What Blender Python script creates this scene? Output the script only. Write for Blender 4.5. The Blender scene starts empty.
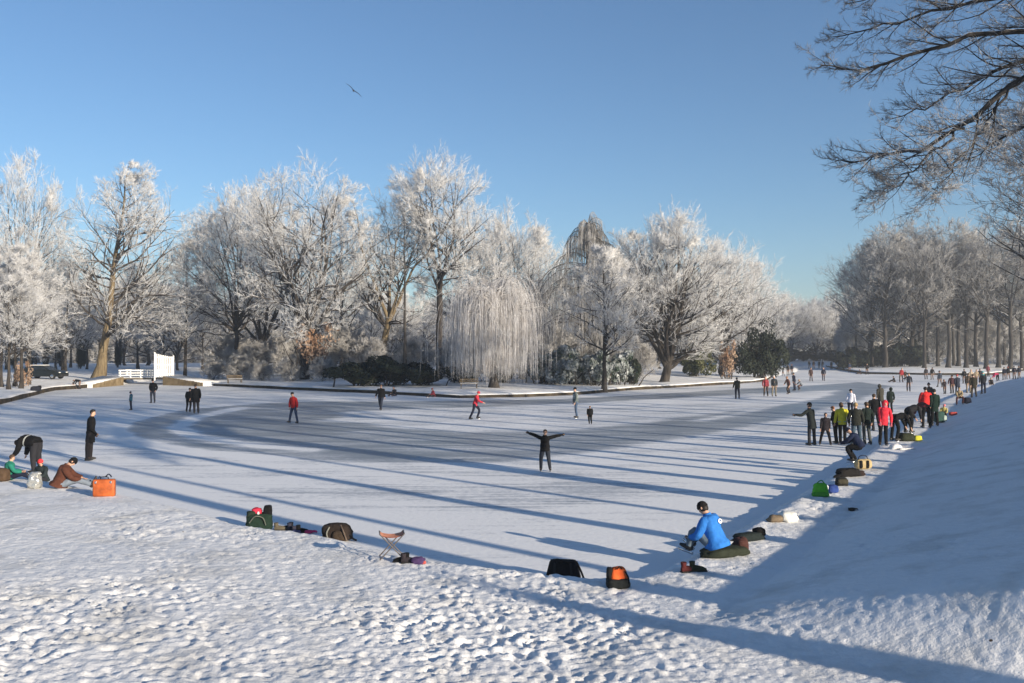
import bpy, bmesh, math, random
import numpy as np
from mathutils import Vector, Matrix

# ------------------------------------------------------------------ camera, world, sun, exposure
SC = bpy.context.scene
COL = SC.collection
F, HC, YH = 900.0, 3.87, 351.0                       # focal length in pixels, eye height above the ice, horizon row
cam_d = bpy.data.cameras.new('camera')
cam = bpy.data.objects.new('camera', cam_d); COL.objects.link(cam)
cam.location = (0, 0, HC)
cam.rotation_euler = (math.radians(90) + math.atan((YH - 341.5) / F), 0, 0)
cam_d.sensor_width = 36; cam_d.lens = 36 * F / 1024
cam_d.clip_start = 0.1; cam_d.clip_end = 6000
SC.camera = cam

SUN_AZ, SUN_EL = math.radians(133), math.radians(14.0)   # azimuth clockwise from the view direction
world = bpy.data.worlds.new('World'); SC.world = world; world.use_nodes = True
wn = world.node_tree.nodes; wl = world.node_tree.links; wn.clear()
sky = wn.new('ShaderNodeTexSky'); sky.sky_type = 'NISHITA'; sky.sun_disc = False
sky.sun_elevation = SUN_EL; sky.sun_rotation = SUN_AZ
sky.altitude = 0; sky.air_density = 1.0; sky.dust_density = 0.0; sky.ozone_density = 4.2
bg = wn.new('ShaderNodeBackground'); bg.inputs['Strength'].default_value = 0.086
wo = wn.new('ShaderNodeOutputWorld')
wl.new(sky.outputs[0], bg.inputs[0]); wl.new(bg.outputs[0], wo.inputs[0])
sl = bpy.data.lights.new('sun', 'SUN'); sl.energy = 5.0; sl.angle = math.radians(0.5); sl.color = (1.0, 0.87, 0.69)
sun = bpy.data.objects.new('sun', sl); COL.objects.link(sun)
SUND = Vector((math.sin(SUN_AZ) * math.cos(SUN_EL), math.cos(SUN_AZ) * math.cos(SUN_EL), math.sin(SUN_EL)))
sun.rotation_euler = SUND.to_track_quat('Z', 'Y').to_euler()
SC.view_settings.view_transform = 'Standard'; SC.view_settings.look = 'None'
SC.view_settings.exposure = 0.78; SC.view_settings.gamma = 1.0
SC.cycles.max_bounces = 6; SC.cycles.diffuse_bounces = 3; SC.cycles.glossy_bounces = 2
SC.cycles.transmission_bounces = 3; SC.cycles.volume_bounces = 0

RNG = np.random.default_rng(7)
random.seed(7)

# ------------------------------------------------------------------ materials
def nmat(name, col, rough=0.8, spec=0.3, metal=0.0, bump=0.0, bscale=30.0, var=0.0, vscale=6.0, col2=None):
    m = bpy.data.materials.new(name); m.use_nodes = True
    nt = m.node_tree; b = nt.nodes['Principled BSDF']
    b.inputs['Base Color'].default_value = (*col, 1); b.inputs['Roughness'].default_value = rough
    b.inputs['Specular IOR Level'].default_value = spec; b.inputs['Metallic'].default_value = metal
    tc = nt.nodes.new('ShaderNodeTexCoord')
    if var > 0 or col2:
        n = nt.nodes.new('ShaderNodeTexNoise'); n.inputs['Scale'].default_value = vscale; n.inputs['Detail'].default_value = 4
        nt.links.new(tc.outputs['Object'], n.inputs['Vector'])
        r = nt.nodes.new('ShaderNodeValToRGB')
        r.color_ramp.elements[0].position = 0.35; r.color_ramp.elements[1].position = 0.65
        c2 = col2 or tuple(min(1, c * (1 + var)) for c in col)
        c1 = col if col2 else tuple(c * (1 - var) for c in col)
        r.color_ramp.elements[0].color = (*c1, 1); r.color_ramp.elements[1].color = (*c2, 1)
        nt.links.new(n.outputs['Fac'], r.inputs[0]); nt.links.new(r.outputs[0], b.inputs['Base Color'])
    if bump > 0:
        n2 = nt.nodes.new('ShaderNodeTexNoise'); n2.inputs['Scale'].default_value = bscale; n2.inputs['Detail'].default_value = 3
        nt.links.new(tc.outputs['Object'], n2.inputs['Vector'])
        bp = nt.nodes.new('ShaderNodeBump'); bp.inputs['Strength'].default_value = bump; bp.inputs['Distance'].default_value = 0.02
        nt.links.new(n2.outputs['Fac'], bp.inputs['Height']); nt.links.new(bp.outputs[0], b.inputs['Normal'])
    return m

_cloth = {}
def cloth(col):
    k = tuple(round(c, 3) for c in col)
    if k not in _cloth:
        _cloth[k] = nmat('cloth', col, 0.85, 0.15, bump=0.9, bscale=11, var=0.15, vscale=9)
    return _cloth[k]

def frost_bark(name, bark, bark2, frost=(0.72, 0.72, 0.74), cover=0.35, scale=1.2):
    m = bpy.data.materials.new(name); m.use_nodes = True
    nt = m.node_tree; b = nt.nodes['Principled BSDF']; b.inputs['Roughness'].default_value = 0.9
    b.inputs['Specular IOR Level'].default_value = 0.15
    tc = nt.nodes.new('ShaderNodeTexCoord')
    n = nt.nodes.new('ShaderNodeTexNoise'); n.inputs['Scale'].default_value = scale; n.inputs['Detail'].default_value = 6
    mp = nt.nodes.new('ShaderNodeMapping'); mp.inputs['Scale'].default_value = (4, 4, 0.8)
    nt.links.new(tc.outputs['Object'], mp.inputs[0]); nt.links.new(mp.outputs[0], n.inputs['Vector'])
    r = nt.nodes.new('ShaderNodeValToRGB')
    r.color_ramp.elements[0].position = 0.35; r.color_ramp.elements[1].position = 0.68
    r.color_ramp.elements[0].color = (*bark, 1); r.color_ramp.elements[1].color = (*bark2, 1)
    nt.links.new(n.outputs['Fac'], r.inputs[0])
    g = nt.nodes.new('ShaderNodeNewGeometry'); sx = nt.nodes.new('ShaderNodeSeparateXYZ')
    nt.links.new(g.outputs['Normal'], sx.inputs[0])
    n2 = nt.nodes.new('ShaderNodeTexNoise'); n2.inputs['Scale'].default_value = 3.0; n2.inputs['Detail'].default_value = 3
    nt.links.new(tc.outputs['Object'], n2.inputs['Vector'])
    ad = nt.nodes.new('ShaderNodeMath'); ad.operation = 'ADD'
    nt.links.new(sx.outputs['Z'], ad.inputs[0]); nt.links.new(n2.outputs['Fac'], ad.inputs[1])
    hv = nt.nodes.new('ShaderNodeMath'); hv.operation = 'MULTIPLY'; hv.inputs[1].default_value = 0.5; nt.links.new(ad.outputs[0], hv.inputs[0])
    r2 = nt.nodes.new('ShaderNodeValToRGB')
    r2.color_ramp.elements[0].position = .5 * (1.0 - cover); r2.color_ramp.elements[1].position = .5 * (1.15 - cover)
    nt.links.new(hv.outputs[0], r2.inputs[0])
    mx = nt.nodes.new('ShaderNodeMixRGB'); mx.inputs[2].default_value = (*frost, 1)
    nt.links.new(r2.outputs[0], mx.inputs[0]); nt.links.new(r.outputs[0], mx.inputs[1])
    nt.links.new(mx.outputs[0], b.inputs['Base Color'])
    bp = nt.nodes.new('ShaderNodeBump'); bp.inputs['Strength'].default_value = 0.7; bp.inputs['Distance'].default_value = 0.05
    nt.links.new(n.outputs['Fac'], bp.inputs['Height']); nt.links.new(bp.outputs[0], b.inputs['Normal'])
    return m

M = {}
M['bark'] = frost_bark('frosted_bark', (0.032, 0.027, 0.023), (0.075, 0.065, 0.056), cover=-0.27)
M['bark_tan'] = frost_bark('tan_bark', (0.10, 0.075, 0.045), (0.22, 0.17, 0.10), cover=-0.2)
M['bark_dark'] = frost_bark('dark_bark', (0.03, 0.026, 0.024), (0.075, 0.068, 0.06), cover=-0.2)
M['bark_near'] = frost_bark('near_bark', (0.022, 0.02, 0.018), (0.06, 0.054, 0.05), cover=-0.32)
M['twig'] = nmat('frosted_twig', (0.44, 0.435, 0.43), 0.9, 0.1, col2=(0.78, 0.78, 0.785), vscale=1.1)
M['twig_grey'] = nmat('grey_frosted_twig', (0.21, 0.20, 0.19), 0.9, 0.1, col2=(0.56, 0.55, 0.54), vscale=0.9)
M['twig_willow'] = nmat('willow_strand', (0.50, 0.47, 0.45), 0.9, 0.1, col2=(0.80, 0.79, 0.79), vscale=1.3)
M['twig_dark'] = nmat('bare_twig', (0.07, 0.062, 0.058), 0.9, 0.1, col2=(0.24, 0.23, 0.225), vscale=2.5)
M['twig_near'] = nmat('near_twig', (0.12, 0.115, 0.115), 0.9, 0.1, col2=(0.42, 0.42, 0.43), vscale=6.0)
M['rust'] = nmat('rust_leaf', (0.22, 0.13, 0.08), 0.9, 0.1, col2=(0.42, 0.31, 0.23), vscale=1.2)
M['green'] = nmat('evergreen_leaf', (0.009, 0.014, 0.009), 0.7, 0.2, col2=(0.028, 0.036, 0.022), vscale=0.9)
M['green_frost'] = nmat('frosted_leaf', (0.025, 0.045, 0.025), 0.7, 0.2, col2=(0.40, 0.42, 0.43), vscale=3.5)
M['green_lite'] = nmat('light_evergreen_leaf', (0.05, 0.065, 0.025), 0.6, 0.3, col2=(0.12, 0.12, 0.05), vscale=0.9)
M['skin'] = nmat('skin', (0.52, 0.31, 0.22), 0.6, 0.3, var=0.05)
M['hair_brown'] = nmat('brown_hair', (0.06, 0.035, 0.02), 0.6, 0.3, var=0.3, vscale=40)
M['hair_dark'] = nmat('dark_hair', (0.015, 0.012, 0.011), 0.6, 0.3, var=0.3, vscale=40)
M['hair_red'] = nmat('auburn_hair', (0.26, 0.10, 0.035), 0.6, 0.3, var=0.3, vscale=40)
M['hair_blond'] = nmat('blond_hair', (0.36, 0.24, 0.11), 0.6, 0.3, var=0.3, vscale=40)
M['eye'] = nmat('eye', (0.02, 0.02, 0.02), 0.3, 0.5)
M['boot'] = nmat('boot_leather', (0.018, 0.016, 0.015), 0.5, 0.4, var=0.2)
M['boot_brown'] = nmat('brown_leather', (0.09, 0.045, 0.025), 0.55, 0.4, var=0.2)
M['steel'] = nmat('blade_steel', (0.6, 0.6, 0.62), 0.25, 0.5, metal=1.0)
M['white_paint'] = nmat('white_paint', (0.80, 0.79, 0.76), 0.5, 0.4, var=0.05, vscale=3, bump=0.1)
M['timber'] = nmat('weathered_timber', (0.075, 0.058, 0.04), 0.9, 0.15, col2=(0.15, 0.118, 0.075), vscale=2.2, bump=0.5)
M['timber_dark'] = nmat('dark_timber', (0.022, 0.018, 0.014), 0.9, 0.15, col2=(0.075, 0.058, 0.038), vscale=1.1, bump=0.5)  # darkest of the timbers, mottled brown by noise
M['timber_lite'] = nmat('tan_timber', (0.15, 0.11, 0.06), 0.9, 0.15, col2=(0.26, 0.20, 0.12), vscale=1.5, bump=0.5)
M['black_rubber'] = nmat('black_rubber', (0.02, 0.02, 0.02), 0.8, 0.2, var=0.2)

def snow_mat(name, near):
    m = bpy.data.materials.new(name); m.use_nodes = True
    nt = m.node_tree; b = nt.nodes['Principled BSDF']; b.inputs['Roughness'].default_value = 0.75
    b.inputs['Specular IOR Level'].default_value = 0.2
    tc = nt.nodes.new('ShaderNodeTexCoord')
    n = nt.nodes.new('ShaderNodeTexNoise'); n.inputs['Scale'].default_value = 0.9; n.inputs['Detail'].default_value = 8; n.inputs['Roughness'].default_value = 0.65
    nt.links.new(tc.outputs['Object'], n.inputs['Vector'])
    r = nt.nodes.new('ShaderNodeValToRGB')
    r.color_ramp.elements[0].position = 0.30; r.color_ramp.elements[1].position = 0.52
    r.color_ramp.elements[0].color = (0.60, 0.595, 0.58, 1); r.color_ramp.elements[1].color = (0.80, 0.80, 0.80, 1)
    nt.links.new(n.outputs['Fac'], r.inputs[0]); 
    # stray dead leaves and grit
    v = nt.nodes.new('ShaderNodeTexVoronoi'); v.inputs['Scale'].default_value = 2.3
    nt.links.new(tc.outputs['Object'], v.inputs['Vector'])
    lt = nt.nodes.new('ShaderNodeMath'); lt.operation = 'LESS_THAN'; lt.inputs[1].default_value = 0.045
    nt.links.new(v.outputs['Distance'], lt.inputs[0])
    sp = nt.nodes.new('ShaderNodeSeparateColor'); nt.links.new(v.outputs['Color'], sp.inputs[0])
    gt = nt.nodes.new('ShaderNodeMath'); gt.operation = 'GREATER_THAN'; gt.inputs[1].default_value = 0.82
    nt.links.new(sp.outputs[0], gt.inputs[0])
    ml = nt.nodes.new('ShaderNodeMath'); ml.operation = 'MULTIPLY'
    nt.links.new(lt.outputs[0], ml.inputs[0]); nt.links.new(gt.outputs[0], ml.inputs[1])
    mx = nt.nodes.new('ShaderNodeMixRGB'); mx.inputs[2].default_value = (0.12, 0.08, 0.05, 1)
    nt.links.new(ml.outputs[0], mx.inputs[0]); nt.links.new(r.outputs[0], mx.inputs[1])
    nt.links.new(mx.outputs[0], b.inputs['Base Color'])
    n2 = nt.nodes.new('ShaderNodeTexNoise'); n2.inputs['Scale'].default_value = 9; n2.inputs['Detail'].default_value = 6; n2.inputs['Roughness'].default_value = 0.6
    nt.links.new(tc.outputs['Object'], n2.inputs['Vector'])
    bp = nt.nodes.new('ShaderNodeBump'); bp.inputs['Strength'].default_value = 0.55; bp.inputs['Distance'].default_value = 0.05
    nt.links.new(n2.outputs['Fac'], bp.inputs['Height']); nt.links.new(bp.outputs[0], b.inputs['Normal'])
    return m
M['snow'] = snow_mat('trampled_snow', True)

def ice_mat():
    m = bpy.data.materials.new('skated_ice'); m.use_nodes = True
    nt = m.node_tree; b = nt.nodes['Principled BSDF']
    tc = nt.nodes.new('ShaderNodeTexCoord')
    at = nt.nodes.new('ShaderNodeAttribute'); at.attribute_name = 'cleared'
    n = nt.nodes.new('ShaderNodeTexNoise'); n.inputs['Scale'].default_value = 0.55; n.inputs['Detail'].default_value = 8; n.inputs['Roughness'].default_value = 0.62
    mp = nt.nodes.new('ShaderNodeMapping'); mp.inputs['Scale'].default_value = (0.45, 1.0, 1.0)
    nt.links.new(tc.outputs['Object'], mp.inputs[0]); nt.links.new(mp.outputs[0], n.inputs['Vector'])
    # skate scratches: long thin streaks
    n3 = nt.nodes.new('ShaderNodeTexNoise'); n3.inputs['Scale'].default_value = 2.2; n3.inputs['Detail'].default_value = 5; n3.inputs['Distortion'].default_value = 0.7
    mp3 = nt.nodes.new('ShaderNodeMapping'); mp3.inputs['Scale'].default_value = (0.10, 1.2, 1.0); mp3.inputs['Rotation'].default_value = (0, 0, 0.35)
    nt.links.new(tc.outputs['Object'], mp3.inputs[0]); nt.links.new(mp3.outputs[0], n3.inputs['Vector'])
    s1 = nt.nodes.new('ShaderNodeMath'); s1.operation = 'MULTIPLY_ADD'; s1.inputs[1].default_value = 2.0; s1.inputs[2].default_value = -1.0
    nt.links.new(n.outputs['Fac'], s1.inputs[0])
    s3 = nt.nodes.new('ShaderNodeMath'); s3.operation = 'MULTIPLY_ADD'; s3.inputs[1].default_value = 1.3; s3.inputs[2].default_value = -0.65
    nt.links.new(n3.outputs['Fac'], s3.inputs[0])
    a1 = nt.nodes.new('ShaderNodeMath'); a1.operation = 'ADD'; nt.links.new(s1.outputs[0], a1.inputs[0]); nt.links.new(s3.outputs[0], a1.inputs[1])
    a2 = nt.nodes.new('ShaderNodeMath'); a2.operation = 'ADD'; a2.use_clamp = True
    prev = a1
    for rot, sc_, amp in ((0.9, (.05, 5.0, 1), .9), (-0.5, (.04, 4.0, 1), .8), (2.0, (.06, 6.0, 1), .8)):
        ms = nt.nodes.new('ShaderNodeMapping'); ms.inputs['Rotation'].default_value = (0, 0, rot); ms.inputs['Scale'].default_value = sc_
        ns = nt.nodes.new('ShaderNodeTexNoise'); ns.inputs['Scale'].default_value = 1.6; ns.inputs['Detail'].default_value = 3; ns.inputs['Distortion'].default_value = .25
        nt.links.new(tc.outputs['Object'], ms.inputs[0]); nt.links.new(ms.outputs[0], ns.inputs['Vector'])
        mr = nt.nodes.new('ShaderNodeMapRange'); mr.inputs[1].default_value = .56; mr.inputs[2].default_value = .74; mr.inputs[3].default_value = 0; mr.inputs[4].default_value = -.62 * amp
        nt.links.new(ns.outputs['Fac'], mr.inputs[0])
        aa = nt.nodes.new('ShaderNodeMath'); aa.operation = 'ADD'; nt.links.new(prev.outputs[0], aa.inputs[0]); nt.links.new(mr.outputs[0], aa.inputs[1]); prev = aa
    nf = nt.nodes.new('ShaderNodeTexNoise'); nf.inputs['Scale'].default_value = 5.0; nf.inputs['Detail'].default_value = 6; nf.inputs['Roughness'].default_value = .7
    nt.links.new(tc.outputs['Object'], nf.inputs['Vector'])
    mf = nt.nodes.new('ShaderNodeMath'); mf.operation = 'MULTIPLY_ADD'; mf.inputs[1].default_value = 1.5; mf.inputs[2].default_value = -.60; nt.links.new(nf.outputs['Fac'], mf.inputs[0])
    aa = nt.nodes.new('ShaderNodeMath'); aa.operation = 'ADD'; nt.links.new(prev.outputs[0], aa.inputs[0]); nt.links.new(mf.outputs[0], aa.inputs[1]); prev = aa
    nt.links.new(prev.outputs[0], a2.inputs[0]); nt.links.new(at.outputs['Fac'], a2.inputs[1])
    r = nt.nodes.new('ShaderNodeValToRGB'); e = r.color_ramp.elements
    e[0].position = 0.0; e[0].color = (0.80, 0.805, 0.81, 1)
    e[1].position = 1.0; e[1].color = (0.205, 0.24, 0.28, 1)
    k = e.new(0.35); k.color = (0.55, 0.57, 0.60, 1)
    nt.links.new(a2.outputs[0], r.inputs[0]); nt.links.new(r.outputs[0], b.inputs['Base Color'])
    rr = nt.nodes.new('ShaderNodeMapRange'); rr.inputs[3].default_value = 0.75; rr.inputs[4].default_value = 0.38
    nt.links.new(a2.outputs[0], rr.inputs[0]); nt.links.new(rr.outputs[0], b.inputs['Roughness'])
    b.inputs['Specular IOR Level'].default_value = 0.25
    n2 = nt.nodes.new('ShaderNodeTexNoise'); n2.inputs['Scale'].default_value = 7; n2.inputs['Detail'].default_value = 5
    nt.links.new(tc.outputs['Object'], n2.inputs['Vector'])
    bp = nt.nodes.new('ShaderNodeBump'); bp.inputs['Strength'].default_value = 0.30; bp.inputs['Distance'].default_value = 0.03
    nt.links.new(n2.outputs['Fac'], bp.inputs['Height']); nt.links.new(bp.outputs[0], b.inputs['Normal'])
    return m
M['ice'] = ice_mat()

# ------------------------------------------------------------------ mesh helpers
def tag(o, label=None, cat=None, group=None, kind=None):
    if label: o['label'] = label
    if cat: o['category'] = cat
    if group: o['group'] = group
    if kind: o['kind'] = kind
    return o

def empty(name, loc=(0, 0, 0), rz=0.0, label=None, cat=None, group=None, scale=1.0):
    o = bpy.data.objects.new(name, None); COL.objects.link(o)
    o.location = loc; o.rotation_euler = (0, 0, rz); o.empty_display_size = 0.3
    o.scale = (scale,) * 3 if not hasattr(scale, '__len__') else scale
    return tag(o, label, cat, group)

class MB:
    """collects vertices and faces; build() links ONE mesh object"""
    def __init__(s): s.v = []; s.f = []; s.n = 0; s.fm = []
    def add(s, v, f, mi=0):
        v = np.asarray(v, float).reshape(-1, 3); f = np.asarray(f, int)
        s.v.append(v); s.f.append(f + s.n); s.fm.append(np.full(len(f), mi, int)); s.n += len(v)
        return s
    def mesh(s, name, mats, smooth=True):
        me = bpy.data.meshes.new(name)
        V = np.concatenate(s.v); me.vertices.add(len(V)); me.vertices.foreach_set('co', V.astype(np.float32).ravel())
        li = np.concatenate([f.ravel() for f in s.f]); me.loops.add(len(li)); me.loops.foreach_set('vertex_index', li.astype(np.int32))
        cnt = np.concatenate([np.full(len(f), f.shape[1], int) for f in s.f])
        st = np.concatenate([[0], np.cumsum(cnt)[:-1]])
        me.polygons.add(len(cnt)); me.polygons.foreach_set('loop_start', st.astype(np.int32))
        me.polygons.foreach_set('material_index', np.concatenate(s.fm).astype(np.int32))
        me.polygons.foreach_set('use_smooth', np.full(len(cnt), smooth, bool))
        me.update(calc_edges=True)
        for m in (mats if isinstance(mats, (list, tuple)) else [mats]): me.materials.append(m)
        return me
    def build(s, name, mats, parent=None, smooth=True):
        o = bpy.data.objects.new(name, s.mesh(name, mats, smooth)); COL.objects.link(o)
        if parent: o.parent = parent
        return o

def nrm(a): return a / np.maximum(np.linalg.norm(a, axis=-1, keepdims=True), 1e-9)

def tubes(mb, P, R, k, mi=0, cap=False):
    """P (N,S,3) centre lines, R (N,S) radii, k sides"""
    P = np.asarray(P, float); R = np.asarray(R, float)
    N, S = P.shape[:2]
    T = nrm(np.gradient(P, axis=1)); mean = nrm(P[:, -1] - P[:, 0])
    ref = np.where(np.abs(mean[:, 2:3]) < 0.8, np.array([[0, 0, 1.0]]), np.array([[1.0, 0.1, 0]]))
    U = nrm(np.cross(T, ref[:, None])); V = np.cross(T, U)
    a = np.arange(k) * 2 * math.pi / k
    ring = P[:, :, None] + R[:, :, None, None] * (np.cos(a)[None, None, :, None] * U[:, :, None] + np.sin(a)[None, None, :, None] * V[:, :, None])
    idx = np.arange(N * S * k).reshape(N, S, k)
    A = idx[:, :-1]; B = idx[:, 1:]
    q = np.stack([A, np.roll(A, -1, 2), np.roll(B, -1, 2), B], -1).reshape(-1, 4)
    mb.add(ring.reshape(-1, 3), q[:, ::-1], mi)
    if cap:
        for j in range(N):
            mb.add(ring[j, 0], [list(range(k))], mi); mb.add(ring[j, -1], [list(range(k))[::-1]], mi)

def spikes(mb, P, D, L, W, mi=0):
    """three-sided frosted twigs"""
    N = len(P); ref = np.where(np.abs(D[:, 2:3]) < 0.8, np.array([[0, 0, 1.0]]), np.array([[1.0, 0, 0]]))
    U = nrm(np.cross(D, ref)); V = np.cross(D, U)
    vs = [P + W[:, None] * (math.cos(a) * U + math.sin(a) * V) for a in (0, 2.094, 4.189)]
    vs.append(P + D * L[:, None])
    v = np.stack(vs, 1).reshape(-1, 3); b = np.arange(N)[:, None] * 4
    t = np.concatenate([b + [0, 1, 3], b + [1, 2, 3], b + [2, 0, 3]])
    mb.add(v, t, mi)

def box(mb, c, s, mi=0, R=None, taper=(1, 1)):
    c = np.array(c, float); h = np.array(s, float) / 2
    v = np.array([[x, y, z] for z in (-1, 1) for y in (-1, 1) for x in (-1, 1)], float)
    v[4:, 0] *= taper[0]; v[4:, 1] *= taper[1]
    v = v * h
    if R is not None: v = v @ np.array(R).T
    mb.add(v + c, [[0, 2, 3, 1], [4, 5, 7, 6], [0, 1, 5, 4], [2, 6, 7, 3], [0, 4, 6, 2], [1, 3, 7, 5]], mi)
    return mb

def bevel_box(mb, c, s, r=0.02, mi=0, R=None, taper=(1, 1)):
    bm = bmesh.new(); bmesh.ops.create_cube(bm, size=1)
    for v in bm.verts:
        t = 1 if v.co.z < 0 else 0
        v.co = Vector((v.co.x * s[0] * (1 if t else taper[0]), v.co.y * s[1] * (1 if t else taper[1]), v.co.z * s[2]))
    bmesh.ops.bevel(bm, geom=list(bm.edges), offset=r, segments=2, affect='EDGES', profile=0.5)
    bm.verts.ensure_lookup_table()
    V = np.array([v.co for v in bm.verts]); 
    if R is not None: V = V @ np.array(R).T
    V = V + np.array(c)
    base = mb.n; first = True
    tri = {}
    for f in bm.faces: tri.setdefault(len(f.verts), []).append([v.index for v in f.verts])
    mb.v.append(V); 
    for k, fs in tri.items():
        fa = np.array(fs) + base; mb.f.append(fa); mb.fm.append(np.full(len(fa), mi, int))
    mb.n += len(V); bm.free()
    return mb

def rotz(a):
    c, s = math.cos(a), math.sin(a); return np.array([[c, -s, 0], [s, c, 0], [0, 0, 1.0]])
def rotx(a):
    c, s = math.cos(a), math.sin(a); return np.array([[1.0, 0, 0], [0, c, -s], [0, s, c]])
def roty(a):
    c, s = math.cos(a), math.sin(a); return np.array([[c, 0, s], [0, 1.0, 0], [-s, 0, c]])

def ico(sub=2):
    bm = bmesh.new(); bmesh.ops.create_icosphere(bm, subdivisions=sub, radius=1)
    V = np.array([v.co for v in bm.verts]); Fc = np.array([[v.index for v in f.verts] for f in bm.faces]); bm.free()
    return V, Fc
ICO1, ICO2, ICO3 = ico(1), ico(2), ico(3)

def vnoise(p, seed=0):
    """smooth value noise on points (N,2) or (N,3), 0..1"""
    p = np.asarray(p, float); i = np.floor(p).astype(np.int64); f = p - i; f = f * f * (3 - 2 * f)
    d = p.shape[1]; out = np.zeros(len(p))
    for c in range(1 << d):
        w = np.ones(len(p)); h = np.full(len(p), seed * 374761393, np.int64)
        for a in range(d):
            b = (c >> a) & 1
            w = w * (f[:, a] if b else 1 - f[:, a])
            h = h + (i[:, a] + b) * (668265263, 2147483647 - 12345, 1274126177)[a]
        h = (h ^ (h >> 13)) * 1274126177; h = h & 0x7fffffff; h = (h ^ (h >> 16)) * 668265263 & 0x7fffffff
        out += w * (h % 100003) / 100003.0
    return out
def fbm(p, seed=0, o=4):
    s = 0; a = 0.5
    for k in range(o): s = s + a * vnoise(p * 2 ** k, seed + k); a *= 0.5
    return s

# ------------------------------------------------------------------ ground: pond outline, banks, ice
def G0(px, py, z=0.0):
    d = (HC - z) * F / (py - YH); return ((px - 512) / F * d, d)
NEAR = [(-60, 52), (-45, 46), (-30, 36.5)] + [G0(*p) for p in [(0, 478), (60, 487), (130, 500), (190, 514), (240, 530), (330, 542), (400, 560), (470, 571), (530, 578), (590, 584), (632, 585), (662, 578)]]
RIGHT = [G0(*p) for p in [(662, 578), (690, 566), (725, 545), (760, 524), (820, 488), (880, 447), (912, 422), (940, 403), (985, 384.5), (1024, 377)]] + [(120, 190)]
FARR = [(120, 190), (100, 176)] + [G0(*p) for p in [(985, 375.5), (928, 375), (898, 374.5), (866, 374), (852, 372), (838, 369.5), (826, 366.6)]]
FAREND = [G0(*p) for p in [(826, 366.6), (800, 365), (776, 365.2)]]
CHAN = [G0(776, 365.2), (66, 205), (50, 160)]
ISLE = [(50, 160), (39, 135), G0(768, 379.5)] + [G0(*p) for p in [(762, 381.5), (735, 384), (692, 386.5), (626, 390.5), (575, 395), (526, 397), (460, 398), (375, 393.5), (289, 389.6), (200, 385)]]
BRIDGE = [G0(200, 385), (-38.5, 112), (-41.5, 150), (-49, 150), (-46.5, 110), G0(124, 384)]
LEFTB = [G0(124, 384)] + [G0(*p) for p in [(107, 386), (75, 389), (54, 390.5), (43, 393), (21, 399), (0, 404.5), (-30, 410)]] + [(-60, 57)]
def poly_d(P, pts):
    """distance from points P (N,2) to a polyline"""
    pts = np.array(pts, float); best = np.full(len(P), 1e9)
    for a, b in zip(pts[:-1], pts[1:]):
        ab = b - a; t = np.clip(((P - a) @ ab) / (ab @ ab + 1e-12), 0, 1)
        q = P - (a + t[:, None] * ab); best = np.minimum(best, np.hypot(q[:, 0], q[:, 1]))
    return best
POND = NEAR[:-1] + RIGHT[:-1] + FARR[:-1] + FAREND[:-1] + CHAN[:-1] + ISLE[:-1] + BRIDGE[:-1] + LEFTB
def inside(P, poly):
    x, y = P[:, 0], P[:, 1]; c = np.zeros(len(P), bool); n = len(poly)
    for i in range(n):
        x1, y1 = poly[i]; x2, y2 = poly[(i + 1) % n]
        if y1 == y2: continue
        m = ((y1 > y) != (y2 > y)) & (x < (x2 - x1) * (y - y1) / (y2 - y1) + x1); c ^= m
    return c
def sstep(a, b, x):
    t = np.clip((x - a) / (b - a), 0, 1); return t * t * (3 - 2 * t)

# trampled relief: footprints stamped into a height map
HX0, HX1, HY0, HY1, HS = -22.0, 16.0, 6.5, 40.0, 0.03
HW, HH = int((HX1 - HX0) / HS), int((HY1 - HY0) / HS)
HMAP = np.zeros((HH, HW), np.float32)
def stamp_prints():
    rng = np.random.default_rng(3); trails = []
    for x0, y0, x1, y1 in [(-7, 8, -5.2, 19), (1.5, 7.5, -1.5, 16), (4.5, 9, 2.2, 14.5), (-2.5, 8, -9.5, 21), (3.2, 8, .5, 14.6), (6.2, 12, 8.4, 22), (4.4, 14, 12.5, 28)]:
        n = int(math.hypot(x1 - x0, y1 - y0) / .36); an = math.atan2(y1 - y0, x1 - x0); bend = rng.uniform(-.8, .8)
        for q in range(n):
            f = q / n; sd = .10 if q % 2 else -.10; o = bend * math.sin(f * 3.1) + sd
            trails.append((x0 + (x1 - x0) * f - math.sin(an) * o, y0 + (y1 - y0) * f + math.cos(an) * o, an + rng.normal(0, .12)))
    for k in range(21000 + len(trails)):
        if k < 19500:
            y = 7.0 + 22 * rng.random() ** 1.6; x = (rng.random() * 2 - 1) * (y * 0.62)
        else:
            y = 12 + 20 * rng.random(); x = .6 * y - 6 + rng.random() * 6
        a = rng.normal(0.3, 0.9); L = rng.uniform(.09, .17); W = rng.uniform(.04, .075); dep = rng.uniform(.012, .042)
        if k >= 21000: x, y, a = trails[k - 21000]; L, W, dep = .155, .06, .075
        ci, cj = int((y - HY0) / HS), int((x - HX0) / HS); r = int(.26 / HS)
        i0, i1, j0, j1 = max(0, ci - r), min(HH, ci + r), max(0, cj - r), min(HW, cj + r)
        if i1 <= i0 or j1 <= j0: continue
        yy, xx = np.mgrid[i0:i1, j0:j1]; yy = (yy - ci) * HS; xx = (xx - cj) * HS
        u = xx * math.cos(a) + yy * math.sin(a); v = -xx * math.sin(a) + yy * math.cos(a)
        q = np.sqrt((u / L) ** 2 + (v / W) ** 2)
        HMAP[i0:i1, j0:j1] += (-dep * (1 - sstep(.55, 1.0, q)) + dep * .45 * np.exp(-((q - 1.25) / .25) ** 2)).astype(np.float32)
    np.clip(HMAP, -.085, .06, out=HMAP)
stamp_prints()
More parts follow.
